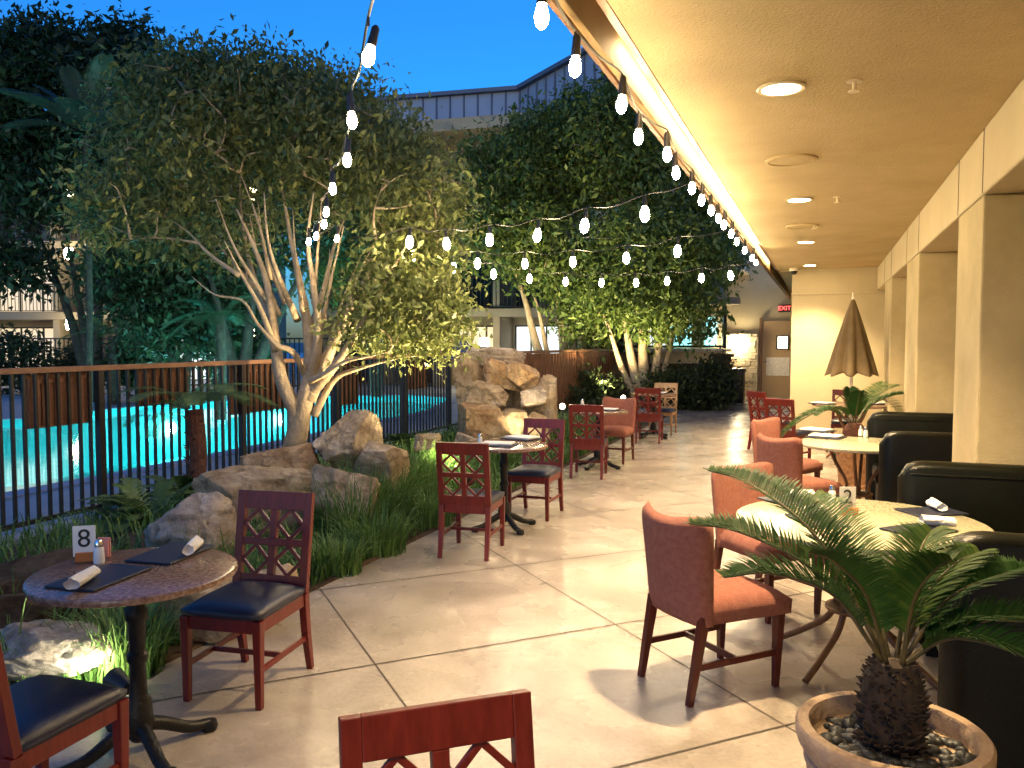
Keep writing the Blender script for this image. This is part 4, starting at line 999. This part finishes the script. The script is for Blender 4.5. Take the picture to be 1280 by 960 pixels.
# fronds for palms and ferns
def frond_quads(r, c, tip, lift, pairs, ll, wid, droop):
    d = tip-c; L = d.length; sp = bez([c, c+d*.4+Vector((0, 0, lift*L)), c+d*.75+Vector((0, 0, lift*L*.7)), tip], 6); n = len(sp); Q = []
    for k in range(pairs):
        u = .08+.9*k/(pairs-1); f = u*(n-1); i = min(int(f), n-2); p = sp[i].lerp(sp[i+1], f-i); dr = (sp[i+1]-sp[i]).normalized()
        sd = dr.cross(Vector((0, 0, 1))); sd = sd.normalized() if sd.length > .05 else Vector((1, 0, 0)); up = sd.cross(dr)
        ln = ll*(.3+.7*sin(pi*min(1, u*.9+.08)))
        for s in (-1, 1):
            dv = (sd*s*.85+dr*.5+up*.1).normalized(); wv = dr*wid*.5; q1 = p+dv*ln*.6; q2 = q1+(dv-Vector((0, 0, droop)))*ln*.4
            Q.append([p-wv, p+wv, q1+wv*.9, q1-wv*.9]); Q.append([q1-wv*.9, q1+wv*.9, q2+wv*.1, q2-wv*.1])
    return sp, Q
def palm(name, lab, cat, base, top, nf, fl, seed, lm, tm, r0, r1, pairs=26, ll=.3, wid=.05, droop=.6, elev=(-.3, .9), group=None, up=.15):
    r = random.Random(seed); base = Vector(base); top = Vector(top)-base; t = thing(name, lab, cat, base, 0, group)
    b = MB(); s = bez([(0, 0, 0), top*.5+Vector((.03, .02, 0)), top], 8)
    b.tube(s, [r0+(r1-r0)*i/(len(s)-1) for i in range(len(s))], 12)
    for k in range(int(top.length*60)):
        u = r.random(); p = Vector((0, 0, 0)).lerp(top, u); a = r.uniform(0, 2*pi); q = r0+(r1-r0)*u; dv = Vector((cos(a), sin(a), .8)).normalized()
        b.beam(p+Vector((cos(a)*q*.9, sin(a)*q*.9, 0)), p+Vector((cos(a)*q*.9, sin(a)*q*.9, 0))+dv*q*.6, q*.4, q*.2, q*.1, q*.08)
    b.build('trunk', tm, t)
    for k in range(nf):
        a = 2*pi*(k+r.uniform(-.3, .3))/nf*1.0+k*2.4*0; e = r.uniform(*elev); tip = top+Vector((cos(a)*cos(e), sin(a)*cos(e), sin(e)))*fl*r.uniform(.8, 1.1)
        sp, Q = frond_quads(r, top, tip, up, pairs, ll, wid, droop)
        tn = r.uniform(.1, .9); o = quadmesh('frond', Q, lm, t, [min(1, max(0, tn+r.uniform(-.15, .15))) for _ in Q])
    return t
def fern(lab, loc, n, fl, seed, grp='ferns in the planting bed'):
    r = random.Random(seed); t = thing('fern', lab, 'fern', loc, 0, grp); Q = []; tone = []
    for k in range(n):
        a = r.uniform(0, 2*pi); e = r.uniform(.15, 1.1); L = fl*r.uniform(.7, 1.1)
        tip = Vector((cos(a)*cos(e), sin(a)*cos(e), sin(e)*.7))*L; sp, q = frond_quads(r, Vector((0, 0, .02)), tip, .18, 20, .11, .022, .35); tn = r.uniform(.1, .9)
        Q += q; tone += [min(1, max(0, tn+r.uniform(-.15, .15))) for _ in q]
    quadmesh('fronds', Q, L_fern, t, tone); return t
p = gz(246, 612); pb = Vector((-5.75, 6.55, 0)); pb = pt(243, 610, 8.1); pb.z = 0
palm('tree_fern', 'slender tree fern with reddish trunk in front of the fence', 'tree fern', pb, pt(243, 512, 8.1), 13, .75, 71, L_fern, M_bark_red, .075, .085, 40, .18, .011, .45, (-.35, .35), None, .18)
palm('palm_tree', 'dark fan-crowned palm among the trees at upper left', 'palm', (pt(110, 470, 18).x, pt(110, 470, 18).y, 0), pt(108, 170, 18), 18, 1.7, 72, L_palm, M_bark, .07, .06, 44, .36, .034, .5, (.0, 1.3), 'palms beyond the pool', .12)
palm('palm_tree', 'lower palm with drooping fronds left of the pale ficus', 'palm', (pt(275, 470, 17).x, pt(275, 470, 17).y, 0), pt(275, 395, 17), 14, 1.1, 73, L_dark, M_bark, .10, .09, 40, .28, .016, .6, (-.6, .9), 'palms beyond the pool', .15)
palm('palm_tree', 'short palm catching warm light by the far building', 'palm', (pt(140, 470, 21).x, pt(140, 470, 21).y, 0), pt(140, 420, 21), 12, 1.1, 74, L_fern, M_bark, .11, .09, 36, .28, .017, .6, (-.5, .7), 'palms beyond the pool', .12)
fern('spreading fern left of the pale pinkish boulder', gz(190, 668), 34, .75, 75)
fern('fern between the fence and the long tan boulder', gz(235, 640), 26, .6, 76)
fern('low fern behind the grass clumps by the fence', gz(505, 570), 26, .6, 77)

def grass(lab, loc, n, h, spread, seed, w=.0155, lm=None):
    r = random.Random(seed); Q = []; tone = []
    for k in range(n):
        a = r.uniform(0, 2*pi); q = sqrt(r.random())*spread*.45; p = Vector((q*cos(a), q*sin(a), 0)); a2 = a+r.gauss(0, .6); L = h*r.uniform(.6, 1.15); ln = r.uniform(.15, .95)
        d = Vector((cos(a2), sin(a2), 0)); sd = Vector((-sin(a2), cos(a2), 0))*w*r.uniform(.6, 1.1)*.5; prev = p; pw = 1
        for i in range(1, 5):
            u = i/4; nx = p+d*(L*ln*u*u*.9)+Vector((0, 0, L*(u-.42*ln*u*u*u))); wv = 1-u*.85
            Q.append([prev-sd*pw, prev+sd*pw, nx+sd*wv, nx-sd*wv]); prev = nx; pw = wv
        tn = r.random(); tone += [tn]*4
    o = quadmesh('ornamental_grass', Q, lm or L_grass, None, tone); o.location = loc
    return tag(o, lab, 'grass clump', 'ornamental grass clumps')
gl = [((432, 668), .62, 'big grass clump right of the chair at table 8', 620, .75), ((470, 655), .60, 'grass clump just left of the granite table chair', 560, .7), ((515, 628), .62, 'tall grass clump touching the first cherry chair seen from behind', 600, .7), ((480, 690), .40, 'low grass clump at the patio edge', 380, .55),
      ((430, 715), .32, 'low tuft at the corner of the patio edge near table 8', 300, .45), ((535, 655), .36, 'short grass by the feet of the first chair seen from behind', 320, .5), ((155, 840), .40, 'bright grass tuft lit by the ground spotlight', 380, .42), ((190, 800), .36, 'dim grass tuft behind the pedestal of table 8', 260, .5),
      ((262, 715), .46, 'thin grass spraying up behind the far menu on table 8', 160, .5), ((20, 838), .52, 'dark reedy grass at the left edge beside the pale boulder', 110, .6), ((618, 590), .46, 'grass under the granite table in front of the waterfall', 380, .6), ((655, 575), .42, 'grass clump at the waterfall foot behind the red chair', 360, .6), ((575, 610), .42, 'grass clump behind the back of the first cherry chair', 340, .6),
      ((690, 560), .40, 'grass at the bed edge behind the second pair of chairs', 300, .6), ((310, 735), .34, 'short grass between table 8 chair and rock', 260, .5), ((720, 540), .4, 'grass clump beyond the waterfall near the far shrubs', 260, .7)]
for i, (q, h, lab, n, sp) in enumerate(gl):
    p = gz(*q); p.x = min(p.x, -3.12-sp*.22); grass(lab, p, n, h, sp, 80+i)
# ground cover along the bed edge
r = random.Random(99); Q = []; tone = []
for k in range(15000):
    y = r.uniform(2.6, 15.5); x = -3.18-abs(r.gauss(0, .35)) if k % 3 == 0 else r.uniform(-6.0, -3.18); L = r.uniform(.05, .17)*(1.4 if k % 3 else 1); a = r.uniform(0, 2*pi); d = Vector((cos(a), sin(a), 0)); sd = Vector((-sin(a), cos(a), 0))*.006
    p = Vector((x, y, -.02+.16*max(0, 1-abs((x+4.9)/1.3)))); q1 = p+d*L*.3+Vector((0, 0, L*.8)); q2 = p+d*L*.8+Vector((0, 0, L)); Q += [[p-sd, p+sd, q1+sd, q1-sd], [q1-sd, q1+sd, q2+sd*.2, q2-sd*.2]]; tn = r.random(); tone += [tn, tn]
gcv = quadmesh('ground_cover', Q, L_grass, None, tone); tag(gcv, 'short green ground cover along the patio edge', 'ground cover', None, 'stuff')

# ------------------------------------------------------------------ garden spotlights: boulder lamp real, tree and waterfall ones added
def spot(loc, lab, target, e, r=.06, col=(1, .9, .66)):
    t = thing('garden_spotlight', lab, 'spotlight', loc, 0, 'ground spotlights in the planting bed')
    d = (Vector(target)-Vector(loc)).normalized()
    MB().tube([(0, 0, -.08), (0, 0, .03)], .012, 8).build('stake', M_metal_dark, t)
    MB().tube([Vector((0, 0, .05))-d*.06, Vector((0, 0, .05))+d*.035, Vector((0, 0, .05))+d*.05], [r*.6, r, r*1.08], 16).build('housing', M_metal_dark, t, True)
    MB().tube([Vector((0, 0, .05))+d*.0502, Vector((0, 0, .05))+d*.053], r*.9, 16).build('lens', M_uplight, t)
    L = bpy.data.lights.new('spot_lamp', 'SPOT'); L.energy = e; L.color = col; L.spot_size = radians(95); L.spot_blend = .6; L.shadow_soft_size = .04
    o = bpy.data.objects.new('spot_lamp', L); COL.objects.link(o); o.location = Vector(loc)+Vector((0, 0, .05))+d*.07; o.rotation_euler = d.to_track_quat('-Z', 'Y').to_euler()
    return t
p = pt(150, 858, 3.72); p.z = .05; spot(p, 'small bright spotlight washing the pale boulder at lower left', pt(70, 815, 3.95), 11, .05, (1, .95, .72))
spot((-3.75, 6.0, .25), 'added spotlight among the grass shining up the pale ficus', pt(400, 230, 9.2), 950, .06, (1, .80, .48))  # invented lamp, added to light the ficus from below
spot((-3.45, 7.9, .12), 'added spotlight deep in the grass clumps aimed up into the ficus crown', pt(330, 130, 9.2), 560, .06, (1, .78, .44))  # second invented lamp, added to brighten the ficus crown
spot((-3.7, 10.6, .05), 'added spotlight in front of the rock waterfall', pt(625, 470, 13), 55, .06, (1, .78, .46))  # invented lamp, added to light the waterfall stones
spot((pt(770, 500, 18.8).x, pt(770, 500, 18.8).y, .05), 'added far spotlight under the two stone-wall ficus trees', pt(770, 230, 20.5), 650, .06, (1, .82, .45))  # added lamp without a known fixture, brightens both far crowns
spot((-6.6, 17.5, .05), 'added far spotlight behind the rock waterfall aimed up the multi-trunk ficus', pt(660, 230, 21), 650, .06, (1, .82, .45))  # added lamp without a known fixture, brightens the multi-trunk crown

for q, lab in (((703, 508, 15.2), 'small glowing globe light beside the waterfall behind a cherry chair'), ((779, 497, 18.2), 'small glowing globe light behind the lone orange chair')):
    t = thing('garden_globe', lab, 'garden light', pt(*q), 0, 'garden globe lights')
    MB().lathe([(0, -.055), (.038, -.042), (.055, 0), (.038, .042), (0, .055)], 16).build('globe', M_candle, t, 'all')
    MB().tube([(0, 0, -.055), (0, 0, -float(pt(*q).z))], .014, 8).build('stake', M_metal_dark, t)
# ------------------------------------------------------------------ string lights
def string_lights(lab, pts, bulbs, sag=.05, drop=.14, big=1.0):
    """pts: cord anchor points; bulbs: positions of bulb centres"""
    t = thing('string_lights', lab, 'string lights', (0, 0, 0), 0, 'bulb strings over the patio')
    B = [Vector(b) for b in bulbs]; cord = MB(); top = [b+Vector((0, 0, drop)) for b in B]
    run = ([Vector(pts[0])] if pts[0] is not None else [])
    for i, p in enumerate(top):
        if run: q = run[-1].lerp(p, .5)+Vector((0, 0, -sag)); run.append(q)
        run.append(p)
    if pts[1] is not None: run.append(run[-1].lerp(Vector(pts[1]), .5)-Vector((0, 0, sag*.5))); run.append(Vector(pts[1]))
    cord.tube(bez(run, 4), .0055, 6)
    for p, b in zip(top, B): cord.tube([p, p-Vector((0, 0, drop-.105))], .005, 6)
    cord.build('cord', M_metal_dark, t)
    first = None
    for p in B:
        if BULB['s'] is None:
            s = MB().lathe([(0, .118), (.008, .118), (.015, .108), (.016, .070), (.0175, .067), (.0175, .036), (0, .036)], 14).build('socket', M_metal_dark, t, True)
            g = MB().lathe([(.011, .036), (.016, .026), (.0215, .008), (.0230, -.006), (.0205, -.021), (.0135, -.034), (.005, -.040), (0, -.041)], 14).build('bulb', M_bulb, s, 'all')
            BULB['s'], BULB['g'] = s, g; s.location = p
        else:
            s = BULB['s'].copy(); COL.objects.link(s); s.parent = t; s.location = p
            g = BULB['g'].copy(); COL.objects.link(g); g.parent = s
        if big != 1: g.scale = (big, big, big); g.location = (0, 0, .036*(1-big))  # bulbs on crossing strings enlarged to stand in for their glare
        s.rotation_euler = (rnd.gauss(0, .09), rnd.gauss(0, .09), rnd.uniform(0, 6))
    return t
BULB = {'s': None, 'g': None}
XE = -.99
eb = [(677, 20), (719, 83), (777, 130), (798, 171), (834, 193), (845, 216), (865, 235), (877, 250), (889, 263), (898, 273), (905, 281), (914, 292), (921, 302), (931, 313), (940, 322), (945, 328)]
string_lights('row of lit bulbs hanging close along the edge of the roof', ((-1.0, 1.6, HC-.02), None), [gz(x, y, 2.66)-Vector((.12, 0, 0))*0 for x, y in eb], .015, .13)
string_lights('bulb string running from overhead to the pale ficus stems', ((-.98, 1.85, 2.86), pt(372, 300, 8.9)), [gz(x, y, 2.66) for x, y in ((461, 70), (440, 150), (434, 200), (416, 236), (408, 265), (405, 280), (395, 295), (386, 302), (421, 298))], .06, .14)
string_lights('nearest bulb string crossing in front of the dark trees', (pt(440, 296, 8.9), (-.93, 6.3, 2.83)), [gz(x, y, 2.66) for x, y in ((512, 300), (558, 302), (612, 297), (672, 291), (731, 279), (806, 264))], .04, .13, 1.6)
string_lights('middle bulb string crossing between the other two', (pt(460, 315, 9.0), (-.93, 9.1, 2.83)), [gz(x, y, 2.66) for x, y in ((515, 320), (597, 327), (656, 327), (716, 325), (783, 320), (847, 311))], .05, .13, 1.7)
string_lights('lowest and farthest bulb string in front of the trees', (pt(500, 322, 11), (-.93, 12.9, 2.83)), [gz(x, y, 2.66) for x, y in ((567, 332), (617, 340), (662, 346), (707, 350), (752, 351), (795, 351), (834, 349), (877, 345), (913, 342))], .05, .13, 1.8)

# ------------------------------------------------------------------ buildings behind
def facade(name, lab, A, B, floors, depthw, bays, seed, lit, m_wall, slabs=True):
    """a balcony block between ground points A and B (front line of its balconies)"""
    A = Vector(A); B = Vector(B); A.z = B.z = 0; d = (B-A); L = d.length; ang = atan2(d.y, d.x)
    t = thing(name, lab, 'building', A, ang); r = random.Random(seed); fh = 2.75
    MB().bx(0, L, 1.6, 1.6+depthw, 0, floors*fh+.5).build('wall', m_wall, t)
    for f in range(floors):
        z = f*fh
        if f: 
            MB().bx(-.1, L+.1, -.05, 1.59, z-.30, z-.03).build('balcony_slab', m_wall, t)
            b = MB(); n = int(L/.14)
            for i in range(n+1): x = i*L/n; b.bx(x-.010, x+.010, -.012, .012, z+.05, z+1.02)
            b.bx(-.05, L+.05, -.03, .03, z+1.03, z+1.09); b.bx(-.05, L+.05, -.02, .02, z+.02, z+.048)
            b.build('railing', M_metal_dark, t)
        for i in range(bays):
            x0 = (i+.12)*L/bays; x1 = (i+.88)*L/bays; k = (f, i)
            MB().bx(i*L/bays-.12, i*L/bays+.12, 0.04, 1.58, z+.02, z+fh-.31).build('pier', m_wall, t)
            mm = lit.get(k, M_glass_dark)
            w = MB().bx(x0, x1, 1.55, 1.598, z+.06, z+2.15).build('window', mm, t)
            g = MB()
            for u in (0, .333, .667, 1): g.bx(x0+(x1-x0)*u-.03, x0+(x1-x0)*u+.03, 1.51, 1.549, z+.06, z+2.18)
            g.bx(x0+.031, x1-.031, 1.515, 1.548, z+2.12, z+2.18)
            g.build('frame', M_metal_dark, w)
    MB().bx(-.3, L+.3, -.3, 1.6+depthw, floors*fh+.5, floors*fh+.9).build('parapet', m_wall, t)
    return t
M_wall_cream = mat('far_cream_wall', (.30, .245, .16), .85, (.36, .295, .20), 1)
facade('balcony_building', 'cream three-storey hotel block with dark railed balconies beyond the pool', pt(-160, 425, 32), pt(300, 425, 32), 3, 5, 4, 5,
       {(0, 1): M_lit_warm, (1, 1): M_lit_warm, (0, 3): M_lit_white}, M_wall_cream)
A = pt(400, 425, 30); B = pt(700, 425, 27.5)
facade('balcony_building', 'cream block with grey balcony fronts seen between the trees', A, B, 3, 4, 4, 6, {(0, 2): M_lit_warm, (0, 3): M_lit_white}, M_wall_cream)
for q, lab in (((88, 243, 31.0), 'glowing sconce behind the upper balcony at left'), ((86, 317, 31.0), 'glowing sconce behind the middle balcony at left'), ((88, 405, 31.0), 'glowing sconce on the ground floor at left'), ((313, 417, 30.5), 'big glowing sconce behind the pale ficus stems'), ((605, 430, 27.0), 'glowing sconce above the rock waterfall'), ((316, 242, 31), 'small glowing sconce seen through the ficus crown')):
    sconce(pt(*q), lab, .17, .42, M_sconce_far)
# metal-clad roof storey
mc = thing('metal_roof_block', 'blue-grey standing seam roof storey above the trees', 'building', (0, 0, 0))
P0, P1, P2 = pt(430, 130, 31.5), pt(650, 113, 30.0), pt(800, 30, 25.2)
zt = P1.z; zb = zt-2.15
def clad(a, b_, n, za, zb_):
    a = Vector((a.x, a.y, 0)); b_ = Vector((b_.x, b_.y, 0)); d = (b_-a).normalized(); nn = Vector((-d.y, d.x, 0))
    if nn.dot(Vector((0, 0, 0))-a) > 0: nn = -nn
    w = MB(); th = nn*6
    w.add([a+Vector((0, 0, zb)), b_+Vector((0, 0, zb_[0])), b_+Vector((0, 0, zb_[1])), a+Vector((0, 0, za)), a+th+Vector((0, 0, zb)), b_+th+Vector((0, 0, zb_[0])), b_+th+Vector((0, 0, zb_[1])), a+th+Vector((0, 0, za))],
          [(0, 1, 2, 3), (7, 6, 5, 4), (3, 2, 6, 7), (0, 4, 5, 1), (1, 5, 6, 2), (0, 3, 7, 4)])
    w.build('cladding', M_metal_panel, mc)
    s = MB()
    for i in range(n+1):
        q = a.lerp(b_, i/n)-nn*.03; z1 = za+(zb_[1]-za)*i/n; s.beam(q+Vector((0, 0, zb)), q+Vector((0, 0, z1)), .05, .05)
    s.build('seam', M_seam, mc)
    MB().beam(a-nn*.06+Vector((0, 0, za+.06)), b_-nn*.06+Vector((0, 0, zb_[1]+.06)), .3, .14).build('coping', M_seam, mc)
clad(P0, P1, 13, P0.z, (zb, zt)); clad(P1, P2, 12, zt, (zb, P2.z))
for a, c in ((P0, P1), (P1, P2)):
    d = Vector((c.x-a.x, c.y-a.y, 0)).normalized(); nn = Vector((-d.y, d.x, 0))
    if nn.dot(-Vector((a.x, a.y, 0))) > 0: nn = -nn
    w = MB(); A_, C_ = Vector((a.x, a.y, 0))+nn*.25, Vector((c.x, c.y, 0))+nn*.25
    w.add([A_, C_, C_+Vector((0, 0, zb-.002)), A_+Vector((0, 0, zb-.002)), A_+nn*5, C_+nn*5, C_+nn*5+Vector((0, 0, zb-.002)), A_+nn*5+Vector((0, 0, zb-.002))], [(0, 1, 2, 3), (7, 6, 5, 4), (0, 4, 5, 1), (1, 5, 6, 2), (0, 3, 7, 4)])
    w.build('lower_wall', M_wall_cream, mc)

# stone veneer garden walls and the glazed pavilion above them
def veneer(name, lab, a, c, h, seed, cap=True, th=.45):
    a = Vector(a); c = Vector(c); a.z = c.z = 0; d = (c-a); L = d.length; ang = atan2(d.y, d.x); t = thing(name, lab, 'wall', a, ang, 'stacked stone garden walls'); r = random.Random(seed)
    MB().bx(.02, L-.02, .05, th, 0, h).build('core', M_block, t)
    b = MB(); z = 0
    while z < h-.02:
        hh = min(r.uniform(.06, .13), h-z); x = 0
        while x < L:
            w = min(r.uniform(.15, .5), L-x); b.bx(x+.004, x+w-.004, -r.uniform(0, .05), .049, z+.003, z+hh-.003); x += w
        z += hh
    b.build('stone_face', M_block, t)
    if cap: MB().bx(-.06, L+.06, -.1, th+.05, h, h+.08).build('capstone', M_rock_dark, t, bevel=.012)
    return t
veneer('stone_wall', 'dark stacked stone pier left of the single-trunk ficus', pt(757, 500, 22.0), pt(812, 500, 22.0), 1.25, 1)
veneer('stone_wall', 'long low dark stone wall behind the hedge', pt(813, 500, 22.4), pt(895, 500, 22.4), .92, 2)
veneer('stone_wall', 'taller dark stone pier next to the litter bin', pt(896, 500, 21.0), pt(913, 500, 21.0), 1.22, 3)
pv = thing('glazed_pavilion', 'low cream pavilion with turquoise lit glass behind the ficus trunk', 'building', (0, 0, 0))
a, c = pt(765, 425, 23.4), pt(908, 425, 23.4); a.z = c.z = 0; d = (c-a); L = d.length; ang = atan2(d.y, d.x); pv.location = a; pv.rotation_euler = (0, 0, ang)
MB().bx(0, L, 0, 3, 0, 1.32).build('base_wall', M_room, pv); MB().bx(-.1, L+.1, -.12, 3, 1.32, 1.40).build('sill', M_white_paint, pv)
MB().bx(0, L, .5, .55, 1.41, 2.65).build('back_panel', M_room, pv)
for x0, x1, m in ((1.15, 1.6, M_lit_white), (1.75, 2.35, M_lit_cyan), (2.75, 3.1, M_lit_cyan)): MB().bx(x0, x1, .46, .498, 1.45, 2.3).build('lit_pane', m, pv)
b = MB()
for x in (0.03, .75, L-.06): b.bx(x-.045, x+.045, -.06, .03, 1.41, 2.66)
b.bx(0.08, .70, -.05, .02, 1.44, 1.50); b.bx(.80, L-.11, -.05, .02, 1.44, 1.50)
b.build('frame', M_metal_dark, pv); MB().bx(-.3, L+.3, -.3, 3, 2.66, 2.85).build('roof', M_wall_cream, pv)
MB().beam((-.9, -.02, 1.5), (.0, -.02, 2.6), .06, .08).build('stair_rail', M_metal_dark, pv)

t = thing('closed_umbrella', 'blue folded poolside umbrella left of the rock waterfall', 'umbrella', (pt(577, 440, 16.5).x, pt(577, 440, 16.5).y, 0))
MB().tube([(0, 0, 0), (0, 0, 1.72)], .022, 10).build('pole', M_metal_dark, t)
b = MB()
b.lathe([(0, 1.76), (.02, 1.74), (.12, 1.60), (.30, 1.38), (.42, 1.28), (.40, 1.27), (.1, 1.5)], 24).build('canopy', M_blue_cloth, t, True)

# ------------------------------------------------------------------ sky and render set-up
w = bpy.data.worlds.new('World'); scene.world = w; w.use_nodes = True; nt = w.node_tree; bg = nt.nodes['Background']
sky = nt.nodes.new('ShaderNodeTexSky'); sky.sky_type = 'NISHITA'; sky.sun_disc = False; sky.sun_elevation = radians(4.0); sky.sun_rotation = radians(170); sky.ozone_density = 6.2; sky.air_density = 1.0
hs = nt.nodes.new('ShaderNodeHueSaturation'); hs.inputs['Saturation'].default_value = 1.0
nt.links.new(sky.outputs['Color'], hs.inputs['Color']); nt.links.new(hs.outputs['Color'], bg.inputs['Color']); bg.inputs['Strength'].default_value = .235
scene.render.engine = 'CYCLES'
cy_ = scene.cycles; cy_.use_denoising = True; cy_.denoiser = 'OPENIMAGEDENOISE'; cy_.max_bounces = 7; cy_.diffuse_bounces = 4; cy_.glossy_bounces = 3; cy_.transmission_bounces = 4; cy_.transparent_max_bounces = 8
cy_.sample_clamp_indirect = 4; cy_.sample_clamp_direct = 0; cy_.use_light_tree = True; cy_.caustics_reflective = False; cy_.caustics_refractive = False
vs = scene.view_settings; vs.view_transform = 'Standard'; vs.look = 'None'; vs.exposure = 1.25; vs.gamma = 1
try: vs.use_curve_mapping = False
except Exception: pass
